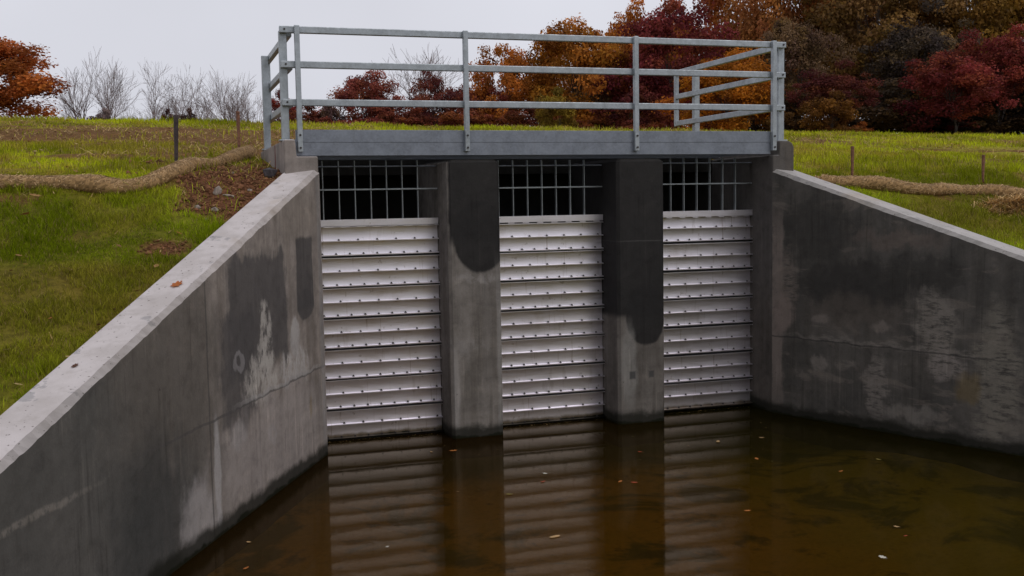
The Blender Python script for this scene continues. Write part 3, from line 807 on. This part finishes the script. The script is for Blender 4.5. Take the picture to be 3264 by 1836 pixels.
# ------------------------------------------------------------------ stakes
def stake(x, y, h, wd, tilt, mat, label):
    b = bmesh.new(); box(b, -wd/2, wd/2, -wd/2, wd/2, -.15, h, .003)
    for v in b.verts:
        if v.co.z < 0: v.co.x *= .5; v.co.y *= .5
    o = from_bm('wooden_stake', b, mat, None, (x, y, float(T(x, y))), (0, tilt, .25)); tag(o, label, 'stake', 'wooden stakes driven through the straw rolls')
stake(-2.555, .78, .52, .042, .035, M['stakewood_dark'], 'dark weathered stake behind the left straw wattle')
stake(-1.75, 3.58, .47, .040, .0, M['stakewood'], 'brown stake standing in the field left of the side guardrail')
stake(4.53, -.25, .40, .030, .0, M['stakewood'], 'brown stake nearest the right wing wall')
stake(6.155, -.40, .33, .030, .02, M['stakewood'], 'short brown stake above the loose straw pile on the right bank')

# ------------------------------------------------------------------ rubble
def rubble(x, y, sx, sy, sz, seed, rot, label):
    r = random.Random(seed); b = bmesh.new(); bmesh.ops.create_icosphere(b, subdivisions=1, radius=1)
    for v in b.verts:
        v.co = Vector((v.co.x*sx, v.co.y*sy, v.co.z*sz))*(.75+.5*r.random())
    bmesh.ops.convex_hull(b, input=b.verts[:])
    o = from_bm('rubble_stone', b, M['rock'], None, (x, y, float(T(x, y))+sz*.35), rot); o.data.materials[0] = M['darkrock'] if 'dark' in label else M['rock']; tag(o, label, 'stone', 'rubble stones on the bare soil')
rubble(-2.24, -.52, .042, .032, .058, 1, (.2, .3, .4), 'upright grey rubble stone in the soil beside the pale wing wall')
rubble(-2.15, -.57, .058, .034, .014, 2, (.1, .1, .2), 'flat pale rubble slab lying against the upright stone')
rubble(-2.28, -.90, .044, .036, .028, 3, (0, .2, .9), 'chunky pale rubble stone lowest on the bare soil')
rubble(-1.73, -.02, .07, .07, .07, 4, (0, .1, .9), 'dark lump of rubble tucked against the left abutment')
for i, (x, y, s) in enumerate(((-2.42, -.86, .022), (-1.95, -.42, .022), (-2.05, .2, .020), (-2.36, -1.1, .018), (-1.9, -.75, .024), (-2.2, -1.25, .016))):
    rubble(x, y, s*1.3, s, s*.8, 20+i, (0, .2, i), ['tiny stone just left of the chunky pale stone', 'small stone on the soil close to the wing wall top', 'small stone under the end of the left wattle', 'tiny stone where the grass starts below the soil', 'small brown stone against the back of the pale wing wall', 'tiniest stone at the lower end of the soil'][i])

r_ = np.random.default_rng(77); n_ = 16000
cx = r_.uniform(-3.2, -1.6, n_); cy = r_.uniform(-2.2, 1.6, n_); kk = outside(cx, cy) & (r_.random(n_) < soil_mask(cx, cy)**2*.6); cx = cx[kk]; cy = cy[kk]; n_ = len(cx)
cs = r_.uniform(.004, .016, n_)*(1+1.2*(r_.random(n_) < .08)); cz = T(cx, cy)+cs*.2
oct_ = np.array([[1, 0, 0], [0, 1, 0], [-1, 0, 0], [0, -1, 0], [0, 0, .8], [0, 0, -.8]])
CV = (np.stack([cx, cy, cz], -1)[:, None, :] + oct_[None]*cs[:, None, None]*r_.uniform(.6, 1.4, (n_, 6, 1)))
CF = (np.array([[0, 1, 4], [1, 2, 4], [2, 3, 4], [3, 0, 4], [1, 0, 5], [2, 1, 5], [3, 2, 5], [0, 3, 5]])[None]+np.arange(n_)[:, None, None]*6).reshape(-1, 3)
cc_ = np.repeat(np.array([.175, .082, .042])*r_.uniform(.5, 1.5, n_)[:, None], 8, 0)
o = link('soil_clods', arr_mesh('soil_clods', CV.reshape(-1, 3), CF, M['straw'], cc_)); tag(o, 'loose brown clods on the bare soil by the left abutment', 'soil', kind='stuff')

# ------------------------------------------------------------------ fallen leaves
def leaf_mesh(kind, seed):
    r = random.Random(seed); b = bmesh.new()
    n = 40; ctr = b.verts.new((0, 0, .004)); ring = []
    for i in range(n):
        a = 2*math.pi*i/n
        if kind == 'oak':
            lob = .62 + .38*abs(math.cos(a*3.5)); x = math.cos(a)*1.0*lob; y = math.sin(a)*.62*lob
        else:
            x = math.cos(a); y = math.sin(a)*.42*(1-.25*math.cos(a))
        z = .10*y*y + .08*x*x + (r.random()-.5)*.06
        ring.append(b.verts.new((x, y, z)))
    for i in range(n): b.faces.new((ctr, ring[i], ring[(i+1) % n]))
    s0 = b.verts.new((-1.0, .02, .02)); s1 = b.verts.new((-1.0, -.02, .02)); s2 = b.verts.new((-1.5, 0, .08)); b.faces.new((s0, s1, s2))
    me = bpy.data.meshes.new('leaf'); b.to_mesh(me); b.free(); me.materials.append(M['fallen'])
    a = me.attributes.new('tint', 'FLOAT_COLOR', 'FACE')
    c = np.ones((len(me.polygons), 4), np.float32); c[:, 0] = np.random.default_rng(seed).uniform(.75, 1.2, len(c)); c[:, 1] = .1; c[:, 2] = .1
    a.data.foreach_set('color', c.ravel())
    return me
LM = [leaf_mesh('oak', 1), leaf_mesh('oak', 2), leaf_mesh('plain', 3)]
RED, TAN, ORG, WHT, OLV = (.34, .07, .03), (.50, .32, .15), (.42, .15, .04), (.62, .58, .48), (.24, .19, .05)
leaves = [
    (-.13, -.50, .050, ORG, 0, 'orange oak leaf floating in front of the short stained pier'),
    (-.34, -.47, .028, TAN, 2, 'tan leaf fragment afloat left of the orange oak leaf'),
    (-.14, -3.35, .055, TAN, 2, 'bright tan leaf floating on the centre bay reflection'),
    (.40, -1.65, .035, WHT, 1, 'pale curled leaf floating near the middle of the pool'),
    (.29, -1.90, .035, RED, 2, 'dark red leaf floating just below the pale curled leaf'),
    (1.51, -1.22, .030, RED, 1, 'small red leaf floating in front of the tall stained pier'),
    (.90, -2.14, .040, ORG, 2, 'orange leaf floating on the tall pier reflection'),
    (1.00, -2.21, .040, RED, 0, 'reddish leaf touching the orange leaf on the tall pier reflection'),
    (2.40, -1.11, .050, TAN, 2, 'tan leaf floating before the right bay stoplogs'),
    (2.88, -1.12, .035, TAN, 1, 'pale leaf floating near the corner of the dark wing wall'),
    (2.38, -1.87, .045, ORG, 2, 'orange leaf floating right of the right bay reflection'),
    (1.46, -3.28, .035, ORG, 0, 'orange leaf floating at the lower edge of the right bay reflection'),
    (1.74, -4.54, .045, WHT, 0, 'whitish leaf floating alone at the near right of the pool'),
    (2.17, -4.22, .022, RED, 2, 'small bright red leaf in the open right part of the pool'),
    (3.38, -2.30, .035, OLV, 2, 'olive leaf floating under the dark wing wall'),
    (2.82, -2.53, .035, ORG, 2, 'orange leaf floating between the dark wing wall and right bay reflection'),
    (2.25, -4.02, .030, TAN, 1, 'tan leaf floating just beyond the small bright red leaf'),
    (-1.31, -3.14, .022, WHT, 0, 'tiny pale leaf on the left bay reflection'),
    (-2.22, -2.68, .028, TAN, 1, 'pale leaf floating close to the pale wing wall'),
    (-2.28, -3.24, .035, ORG, 2, 'orange leaf floating nearest the foot of the pale wing wall'),
    (-.10, -2.17, .035, OLV, 1, 'olive leaf floating on the short stained pier reflection'),
]
for i, (x, y, s, c, k, lab) in enumerate(leaves):
    o = link('fallen_leaf', LM[k], None, (x, y, .004), (0, 0, (i*1.7) % 6.28)); o.scale = (s*.8, s*.8, s*.8); o.color = (*c, 1)
    tag(o, lab, 'leaf', 'leaves floating on the pool')
def wall_pt(u, v): 
    p = L0 + DL*u + NLo*v; return (p[0], p[1], 2.733-.31*u)
for (u, v, s, c, k, lab) in ((2.80, .13, .062, (.40, .12, .03), 0, 'rust brown oak leaf lying on top of the pale wing wall'),
                             (4.02, .20, .030, (.10, .045, .03), 1, 'dark curled leaf low on top of the pale wing wall')):
    o = link('fallen_leaf', LM[k], None, wall_pt(u, v), (0, R(16.5), math.atan2(DL[1], DL[0]))); o.scale = (s, s, s); o.color = (*c, 1)
    tag(o, lab, 'leaf')
for i, (x, y, s, c, lab) in enumerate(((-3.71, -.62, .05, (.30, .17, .06), 'brown leaf in the grass below the left wattle'), (-3.36, -2.2, .05, (.34, .2, .09), 'tan leaf lying in the grass left of the pale wing wall'), (-3.75, -1.05, .04, (.36, .14, .06), 'orange leaf in the grass at the far left'))):
    o = link('fallen_leaf', LM[i % 3], None, (x, y, float(T(x, y))+.05), (.3, .2, i*1.3)); o.scale = (s, s, s); o.color = (*c, 1); tag(o, lab, 'leaf')

def flakes(x, y, z, seed, smin, smax, cols, flat):
    r = np.random.default_rng(seed); n = len(x); a = r.uniform(0, 2*np.pi, n); sz = r.uniform(smin, smax, n); t = r.uniform(-.5, .5, n)*(1-flat)
    u = np.stack([np.cos(a), np.sin(a), t], -1)*sz[:, None]; v = np.stack([-np.sin(a), np.cos(a), r.uniform(-.5, .5, n)*(1-flat)], -1)*sz[:, None]*.55
    c = np.stack([x, y, z], -1)
    V = np.stack([c-u, c-u*.2+v, c+u*.5+v*.8, c+u*1.1, c+u*.4-v, c-u*.4-v*.8], 1).reshape(-1, 3); i = np.arange(n)*6
    F = np.concatenate([np.stack([i, i+1, i+2], -1), np.stack([i, i+2, i+3], -1), np.stack([i, i+3, i+4], -1), np.stack([i, i+4, i+5], -1)])
    C_ = np.array(cols)[r.integers(0, len(cols), n)]*r.uniform(.55, 1.25, n)[:, None]
    return V, F, np.tile(C_, (4, 1))
r_ = np.random.default_rng(90); lx = r_.uniform(-6, 13, 1500); ly = r_.uniform(-4.5, 11, 1500); kk = outside(lx, ly); lx = lx[kk]; ly = ly[kk]
V, F, Cc = flakes(lx, ly, T(lx, ly)+.028, 91, .014, .032, [(.38, .22, .09), (.30, .12, .04), (.24, .13, .06), (.42, .30, .14)], .2)
o = link('leaf_litter', arr_mesh('leaf_litter', V, F, M['straw'], Cc)); tag(o, 'small dry leaves scattered through the grass of the banks and field', 'leaves', kind='stuff')
bx_ = [r_.uniform(-B+.05, -.05, 45), r_.uniform(W_+.05, W_+B-.05, 45), r_.uniform(2*W_+B+.05, 2*W_+2*B-.1, 40), r_.uniform(-1.2, 3.3, 60)]
by_ = [.355-np.abs(r_.normal(0, .05, 45)), .355-np.abs(r_.normal(0, .05, 45)), .355-np.abs(r_.normal(0, .05, 40)), r_.uniform(-2.2, -.2, 60)]
lx = np.concatenate(bx_); ly = np.concatenate(by_)
V, F, Cc = flakes(lx, ly, np.full(len(lx), .0045), 92, .004, .014, [(.20, .13, .05), (.12, .10, .03), (.28, .18, .08)], 1)
o = link('floating_litter', arr_mesh('floating_litter', V, F, M['straw'], Cc)); tag(o, 'tiny bits of leaf and scum afloat along the stoplogs', 'litter', kind='stuff')

# ------------------------------------------------------------------ trees
def tubes_mesh(name, segs, mat, sides=5):
    """segs: list of (p0, r0, p1, r1)"""
    A = np.array([s[0] for s in segs], float); Bq = np.array([s[2] for s in segs], float)
    ra = np.array([s[1] for s in segs]); rb = np.array([s[3] for s in segs])
    d = Bq-A; d /= np.linalg.norm(d, axis=1)[:, None]+1e-9
    ref = np.where(np.abs(d[:, 2:3]) > .9, np.array([[1., 0, 0]]), np.array([[0., 0, 1]]))
    s = np.cross(d, ref); s /= np.linalg.norm(s, axis=1)[:, None]; t = np.cross(d, s)
    V = []
    for P, r in ((A, ra), (Bq, rb)):
        for k in range(sides):
            a = 2*math.pi*k/sides; V.append(P + (s*math.cos(a)+t*math.sin(a))*r[:, None])
    V = np.stack(V, 1)
    n = len(segs); base = (np.arange(n)*2*sides)[:, None]
    F = []
    for k in range(sides):
        k2 = (k+1) % sides; F.append(np.concatenate([base+k, base+k2, base+sides+k2, base+sides+k], 1))
    return arr_mesh(name, V.reshape(-1, 3), np.concatenate(F), mat, smooth=True)

def grow(r, p, d, length, rad, level, maxl, segs, spread, upb, kids, jitter=.16):
    n = max(2, int(4-level*.5)); q = np.array(p, float); dd = np.array(d, float); pts = []
    for i in range(n):
        dd = dd + r.normal(0, jitter, 3) + np.array([0, 0, upb]); dd /= np.linalg.norm(dd)
        q2 = q + dd*length/n; r0 = rad*(1-.55*i/n); r1 = rad*(1-.55*(i+1)/n)
        segs.append((q.copy(), r0, q2.copy(), r1)); q = q2; pts.append((q.copy(), dd.copy(), r1))
    if level < maxl:
        for c in range(kids[level]):
            i = int(r.integers(max(0, n-3), n)) if c else n-1
            P, D, rr = pts[i]
            a = r.uniform(0, 2*np.pi); ax = np.cross(D, [math.cos(a), math.sin(a), .3]); ax /= np.linalg.norm(ax)+1e-9
            nd = D*math.cos(spread) + ax*math.sin(spread*r.uniform(.6, 1.25)); nd /= np.linalg.norm(nd)
            grow(r, P, nd, length*r.uniform(.58, .85), rr*.8, level+1, maxl, segs, spread, upb, kids, jitter)

def bare_tree_mesh(seed, stems, spread):
    r = np.random.default_rng(seed); segs = []
    for i in range(stems):
        a = 2*np.pi*i/stems + r.uniform(-.4, .4); tl = .10 if stems == 1 else r.uniform(.16, .34)
        grow(r, (0, 0, -.05), (math.cos(a)*tl, math.sin(a)*tl, 1), .36, .021/(stems**.35), 0, 4, segs, spread, .07, [4, 4, 4, 3], .13)
    # thin the finest twigs' radius
    S = [(a, max(b*.78, .0010), c, max(d*.78, .0008)) for a, b, c, d in segs]
    zmax = max(s[2][2] for s in S)
    S = [(a/zmax, b, c/zmax, d) for a, b, c, d in S]
    return tubes_mesh('bare_branches', S, M['twig'], 4)

def crown_mesh(seed, nclump, nleaf, lsize, squash=1.0, low=0.0, open_=0.0):
    """unit crown: about 1 wide each way, z 0..1, leaves in uneven clumps round a lobed envelope"""
    r = np.random.default_rng(seed); C = []
    lob = r.uniform(.58, 1.2, 24)
    tries = 0
    while len(C) < nclump and tries < 9000:
        tries += 1
        v = r.normal(0, 1, 3); v /= np.linalg.norm(v); rad = r.uniform(.35, 1.0)**.45
        k = int((math.atan2(v[1], v[0])+math.pi)/(2*math.pi)*8) % 8 + 8*min(2, int((v[2]+1)*1.5))
        p = v*rad*lob[k]*.86
        p = np.array([p[0], p[1], .5+p[2]*.5*squash])
        if p[2] < low: continue
        if open_ and r.random() < open_ and p[2] < .55: continue
        C.append((p, r.uniform(.09, .22), r.uniform(.55, 1.42), r.random(), r.random()))
    per = nleaf//len(C)
    Vs, Fs, Cs = [], [], []; o = 0
    for (p, cr, br, wy, bn) in C:
        n = int(per*(cr/.15)**1.5)
        v = r.normal(0, 1, (n, 3)); v /= np.linalg.norm(v, axis=1)[:, None]; q = r.uniform(.2, 1, n)**.5
        sub = 1 + .35*np.sin(v[:, 0]*5+wy*9)*np.sin(v[:, 1]*5+bn*9)
        c = p + v*(q*cr*sub)[:, None]*np.array([1.2, 1.2, .46])
        nrm = v*.7 + r.normal(0, .6, (n, 3)) + np.array([0, 0, .45]); nrm /= np.linalg.norm(nrm, axis=1)[:, None]
        a = np.cross(nrm, r.normal(0, 1, (n, 3))); a /= np.linalg.norm(a, axis=1)[:, None]+1e-9; b = np.cross(nrm, a)
        L = lsize*r.uniform(.4, 1.6, n)[:, None]
        z0 = np.array([1, 1, .55])
        V = np.stack([c-a*L*.5*z0, c+b*L*.32*z0 + nrm*L*.1*z0, c+a*L*.5*z0, c-b*L*.32*z0 + nrm*L*.1*z0], 1)
        i = o+np.arange(n)*4; o += n*4
        Vs.append(V.reshape(-1, 3)); Fs.append(np.stack([i, i+1, i+2, i+3], -1))
        Cs.append(np.stack([br*r.normal(1, .2, n).clip(.45, 1.7), np.clip(wy**2*.9+r.normal(0, .18, n), 0, 1), np.clip(bn**3*.9+r.normal(0, .15, n), 0, 1)], -1))
    return arr_mesh('crown', np.concatenate(Vs), np.concatenate(Fs), M['leaf'], np.concatenate(Cs))

def trunk_mesh(seed, lean=.1):
    """unit trunk: z 0..1 with limbs reaching into the crown"""
    r = np.random.default_rng(seed); segs = []
    grow(r, (0, 0, -.05), (r.normal(0, lean), r.normal(0, lean), 1), .42, .032, 0, 3, segs, .55, .10, [5, 4, 3], .10)
    return tubes_mesh('trunk', segs, M['bark'], 6)

CR_BIG = [crown_mesh(100+i, 105, 27000, .040, 1, .0) for i in range(4)]
CR_OPEN = [crown_mesh(140+i, 80, 19000, .040, 1, .05, .55) for i in range(2)]
CR_BUSH = [crown_mesh(160+i, 60, 11000, .058, 1, -.2) for i in range(3)]
TR = [trunk_mesh(200+i) for i in range(3)]
BARE = [bare_tree_mesh(300, 1, .42), bare_tree_mesh(301, 2, .40), bare_tree_mesh(302, 3, .42), bare_tree_mesh(303, 2, .50)]

def tree(name, x, y, top, hw, col, label, cat='tree', group='autumn trees beyond the field', crown=None, base=.12, rot=0.0, depth=None):
    z0 = float(T(x, y)); h = top-z0
    o = empty(name, (x, y, z0), rot); tag(o, label, cat, group)
    c = link('crown', crown, o, (0, 0, h*base)); c.scale = (hw*1.32, (depth or hw)*1.3, h*(1-base)*1.02); c.color = (*col, 1)
    t = link('trunk', TR[int(abs(x*7)) % 3], o); t.scale = (hw*1.05, hw*1.05, h*.92)
    return o
def bush(x, y, top, hw, col, label, k=0, rot=0.0, group='low shrubs along the far edge of the field'):
    z0 = float(T(x, y)); h = top-z0
    o = empty('shrub', (x, y, z0), rot); tag(o, label, 'shrub', group)
    c = link('crown', CR_BUSH[k % 3], o, (0, 0, -.05*h)); c.scale = (hw*1.35, hw*1.35, h*1.02); c.color = (*col, 1)
    t = link('trunk', TR[k % 3], o); t.scale = (hw*.7, hw*.7, h*.7)
def bare(x, y, top, hw, k, label, rot=0.0):
    z0 = float(T(x, y)); h = top-z0
    o = empty('bare_tree', (x, y, z0), rot); tag(o, label, 'tree', 'leafless trees on the skyline')
    b = link('branches', BARE[k], o); b.scale = (h*hw*2.5, h*hw*2.5, h)

cORED = (.44, .125, .035); cORG = (.46, .150, .026); cGOLD = (.46, .170, .024); cDRED = (.22, .038, .040); cRED = (.24, .036, .034)
cRBR = (.30, .078, .055); cBRN = (.42, .16, .05); cOLV = (.25, .14, .048); cDK = (.17, .105, .06); cYG = (.30, .20, .03)
# left
tree('maple_tree', -9.9, 41, 9.75, 3.05, cORED, 'rust orange maple tree standing alone at the far left of the field', 'tree', None, CR_BIG[0], .10, .4)
bare(-6.1, 50.4, 10.6, .42, 1, 'tall leafless tree with two leaning stems right of the rust orange maple', .3)
bare(-4.9, 48.9, 10.2, .36, 2, 'leafless tree with a V of stems second from the rust orange maple', 1.3)
bare(-3.0, 50.4, 10.1, .38, 0, 'thin leafless tree in the middle of the left skyline', 2.2)
bare(-.75, 46.4, 9.5, .44, 3, 'dense leafless tree above the two round dark shrubs', .7)
bare(-1.5, 47.4, 9.0, .42, 0, 'dark leafless tree with a stout stem behind the round dark shrubs', 4.0)
bare(.9, 48.0, 9.6, .36, 2, 'leafless tree between the dark shrubs and the left guardrail', 3.1)
bare(2.4, 49.6, 9.4, .34, 1, 'leafless tree half hidden by the left guardrail post', 5.0)
bare(-7.2, 53, 8.6, .5, 3, 'low leafless tree just behind the edge of the rust orange maple', 2.0)
bare(-2.2, 54, 8.8, .55, 2, 'faint leafless tree far behind the middle of the left skyline', 2.6)
bare(-4.1, 55, 8.5, .6, 3, 'faint low leafless tree between the two tall leafless trees', .2)
bare(-5.6, 58, 9.3, .5, 0, 'faint leafless tree filling the gap left of the V stemmed leafless tree', 1.9)
bare(-1.7, 60, 9.4, .5, 1, 'faint leafless tree far behind the dense leafless tree', 2.9)
bare(.2, 58, 9.3, .52, 3, 'faint leafless tree behind the gap above the right dark shrub', 3.7)
bare(1.9, 57, 9.4, .5, 2, 'faint leafless tree far behind the left guardrail post', 4.4)
bush(-2.1, 42.4, 6.85, .42, (.10, .035, .035), 'round dark shrub left of its twin under the leafless trees', 0)
bush(-1.25, 42.2, 6.95, .45, (.09, .05, .04), 'round dark shrub right of its twin under the leafless trees', 1)
bush(1.0, 43, 6.5, .6, (.13, .04, .045), 'low dim shrub under the leafless trees near the left guardrail', 2, 1)
bush(-5.3, 46, 7.2, .9, (.22, .16, .16), 'greyish brush at the foot of the tallest leafless trees', 1, 2)
# middle, seen under and through the rails
tree('maple_tree', 2.9, 41, 7.5, .85, cRED, 'small crimson tree showing between the left guardrail posts', 'tree', 'autumn trees beyond the field', CR_BUSH[0], .0, .4)
tree('maple_tree', 6.5, 39.8, 8.75, 1.6, cRBR, 'round red maple under the middle rail in the left half of the span', 'tree', 'autumn trees beyond the field', CR_BIG[1], .0, 1.0)
bush(4.7, 38.2, 7.4, .5, (.17, .10, .09), 'small thin tan shrub left of the round red maple', 2)
tree('maple_tree', 10.1, 40.7, 8.6, 1.5, (.17, .045, .036), 'brownish red tree in front of the leafless tree seen through the rails', 'tree', 'autumn trees beyond the field', CR_BIG[2], .0, 2.0)
tree('maple_tree', 11.7, 38.4, 8.0, 1.25, cRBR, 'reddish tree just right of the second bridge post', 'tree', 'autumn trees beyond the field', CR_BIG[3], .0, .2)
bare(11.6, 48.8, 11.4, .45, 2, 'tall leafless tree rising behind the red trees through the rails', 1.1)
bare(9.3, 48.0, 9.9, .40, 1, 'slender leafless tree behind the round red maple', .4)
bush(3.9, 38.4, 6.75, 1.2, (.19, .05, .035), 'low red shrub seen between the first post and the round red maple', 0, .4)
bush(5.7, 36.5, 6.25, 1.2, cDRED, 'low dark red shrub in front of the round red maple', 2, 1.4)
bush(7.9, 37.2, 6.7, 1.3, (.20, .05, .028), 'low red shrub right of the round red maple', 1, .9)
bush(9.9, 35.4, 6.6, 1.4, (.21, .055, .028), 'low red shrub just left of the second bridge post', 2, 2)
bush(12.1, 33.5, 6.3, 1.3, (.17, .045, .025), 'low red brown shrub right of the second bridge post', 0, 3)
bush(14.0, 32.8, 6.0, 1.3, (.20, .055, .022), 'low russet shrub under the big orange oak', 1, 3.3)
tree('oak_tree', 12.8, 37.9, 9.55, 1.5, cORG, 'orange oak with a double peak right of the second bridge post', 'tree', 'autumn trees beyond the field', CR_BIG[0], .0, 1.4)
tree('oak_tree', 16.0, 37, 11.2, 2.3, cGOLD, 'big golden orange oak breaking the skyline mid span', 'tree', 'autumn trees beyond the field', CR_BIG[1], .02, 2.4)
bush(12.9, 31.3, 6.9, .85, cYG, 'yellow green shrub at the foot of the big golden oak', 0, .5)
tree('oak_tree', 17.2, 36.5, 8.6, 1.2, cDK, 'dark tree behind the third bridge post', 'tree', 'autumn trees beyond the field', CR_BIG[2], .0, .9)
tree('oak_tree', 20.9, 39.8, 12.7, 1.9, cORG, 'tall orange oak behind the top of the dark red maple', 'tree', 'autumn trees beyond the field', CR_BIG[3], .02, 3.3)
tree('maple_tree', 19.3, 33.8, 10.9, 2.35, cDRED, 'broad dark red maple behind the right end of the rails', 'tree', 'autumn trees beyond the field', CR_BIG[0], .0, 4.0)
bush(16.4, 31.5, 7.2, 1.2, (.14, .03, .026), 'dark red bushy shrub left of the rear guardrail post', 1, 2.2)
tree('oak_tree', 25.0, 40.6, 13.9, 2.5, (.36, .095, .02), 'tall reddish orange oak above the right end post', 'tree', 'autumn trees beyond the field', CR_BIG[2], .02, 5.1)
tree('oak_tree', 17.45, 25.8, 8.05, 1.75, (.44, .145, .012), 'bright golden oak framed by the right side guardrail', 'tree', 'autumn trees beyond the field', CR_BIG[1], .0, .7)
bush(14.9, 27.0, 5.3, .9, (.20, .05, .02), 'low russet shrub left of the bright golden oak', 2, .7)
# right hand wood
WOOD = 'trees of the dark wood on the right'
tree('oak_tree', 26.0, 36, 13.6, 2.3, cBRN, 'brown topped oak just right of the right end post', 'tree', WOOD, CR_BIG[3], .04, .2)
tree('oak_tree', 22.6, 29.0, 10.2, 1.5, cDK, 'dark thin crowned tree with sky gaps beside the right end post', 'tree', WOOD, CR_OPEN[0], .25, 1.2)
tree('oak_tree', 29.2, 33, 14.2, 3.0, cOLV, 'tall olive brown tree in the middle of the dark wood', 'tree', WOOD, CR_BIG[0], .22, 2.1)
tree('oak_tree', 33.9, 31.5, 14.4, 2.8, (.30, .155, .028), 'tall gold and green tree at the upper right corner', 'tree', WOOD, CR_BIG[1], .15, 3.1)
tree('oak_tree', 31.0, 37.5, 15.5, 2.8, (.24, .095, .03), 'tall russet tree between the olive tree and the corner tree', 'tree', WOOD, CR_BIG[2], .2, 4.1)
tree('oak_tree', 28.6, 29.2, 10.4, 2.1, (.088, .068, .052), 'grey brown tree with open crown behind the crimson maple', 'tree', WOOD, CR_OPEN[1], .22, .3)
tree('maple_tree', 25.9, 23.4, 7.8, 1.9, (.21, .034, .033), 'spreading crimson maple at the edge of the dark wood', 'tree', WOOD, CR_OPEN[0], .12, 2.3)
tree('maple_tree', 28.9, 24.6, 8.9, 1.7, (.22, .036, .034), 'crimson maple rising at the right edge of the wood', 'tree', WOOD, CR_BIG[3], .28, 1.0)
tree('oak_tree', 32.2, 27.4, 8.6, 2.0, (.060, .040, .022), 'dark brown tree behind the two crimson maples', 'tree', WOOD, CR_BIG[2], .1, 1.9)
tree('maple_tree', 21.2, 24.6, 7.2, 1.4, (.13, .030, .026), 'low dark red tree left of the crimson maples', 'tree', WOOD, CR_OPEN[1], .30, .8)
bush(20.0, 22.8, 6.0, .95, (.20, .085, .018), 'golden brown shrub under the low dark red tree', 0, 1.1, WOOD)
bush(29.9, 25.0, 6.0, 1.7, (.036, .026, .016), 'low black green shrub at the field edge under the right crimson maple', 0, 2.2, WOOD)
bush(27.0, 24.6, 5.7, 1.4, (.036, .026, .016), 'low black green shrub at the field edge under the spreading crimson maple', 1, 2.9, WOOD)
bush(21.3, 23.0, 5.0, .55, (.26, .075, .018), 'small orange shrub at the field edge right of the golden brown shrub', 1, 1.1, WOOD)
bush(19.1, 24.4, 5.6, .8, (.11, .055, .018), 'brown shrub at the foot of the right end post trees', 2, .1, WOOD)
# thickets carry the wood's understorey shade in their dark colour; trees behind
for i, (x, y, top, hw, lab) in enumerate((
        (22.6, 27.5, 6.9, 1.6, 'shade dark thicket under the thin crowned tree'),
        (24.9, 26.6, 7.0, 1.8, 'shade dark thicket left of the spreading crimson maple'),
        (27.3, 26.4, 7.2, 1.9, 'shade dark thicket below the crimson maples'),
        (29.9, 26.2, 7.4, 1.9, 'shade dark thicket right of the crimson maples'),
        (32.3, 25.6, 7.6, 1.9, 'shade dark thicket at the far right edge'),
        (20.6, 27.5, 6.0, 1.2, 'shade dark thicket between the right end post and the golden brown shrub'))):
    bush(x, y, top, hw, (.050, .034, .020), lab, i, i*.9, WOOD)
for i, (x, y, top, hw, col, lab) in enumerate((
        (24.0, 47, 11.5, 2.6, cDK, 'dark tree far behind the right end post'),
        (30.5, 46, 13.5, 2.8, cDK, 'dark tree far behind the olive brown tree'),
        (37.0, 42, 14.5, 3.0, cOLV, 'dark tree far behind the upper right corner tree'),
        (40.0, 34, 17.0, 3.2, cOLV, 'tall dark tree beyond the upper right corner tree'),
        (34.5, 35, 13.0, 2.6, cDK, 'dark tree between the corner tree and the crimson maples'),
        (27.0, 41, 12.0, 2.6, cDK, 'dark tree behind the brown topped oak'),
        (18.5, 44, 11.0, 2.3, cBRN, 'brown tree far behind the dark red maple'))):
    tree('oak_tree', x, y, top, hw, col, lab, 'tree', WOOD, CR_BIG[i % 4], .0, i*1.3)
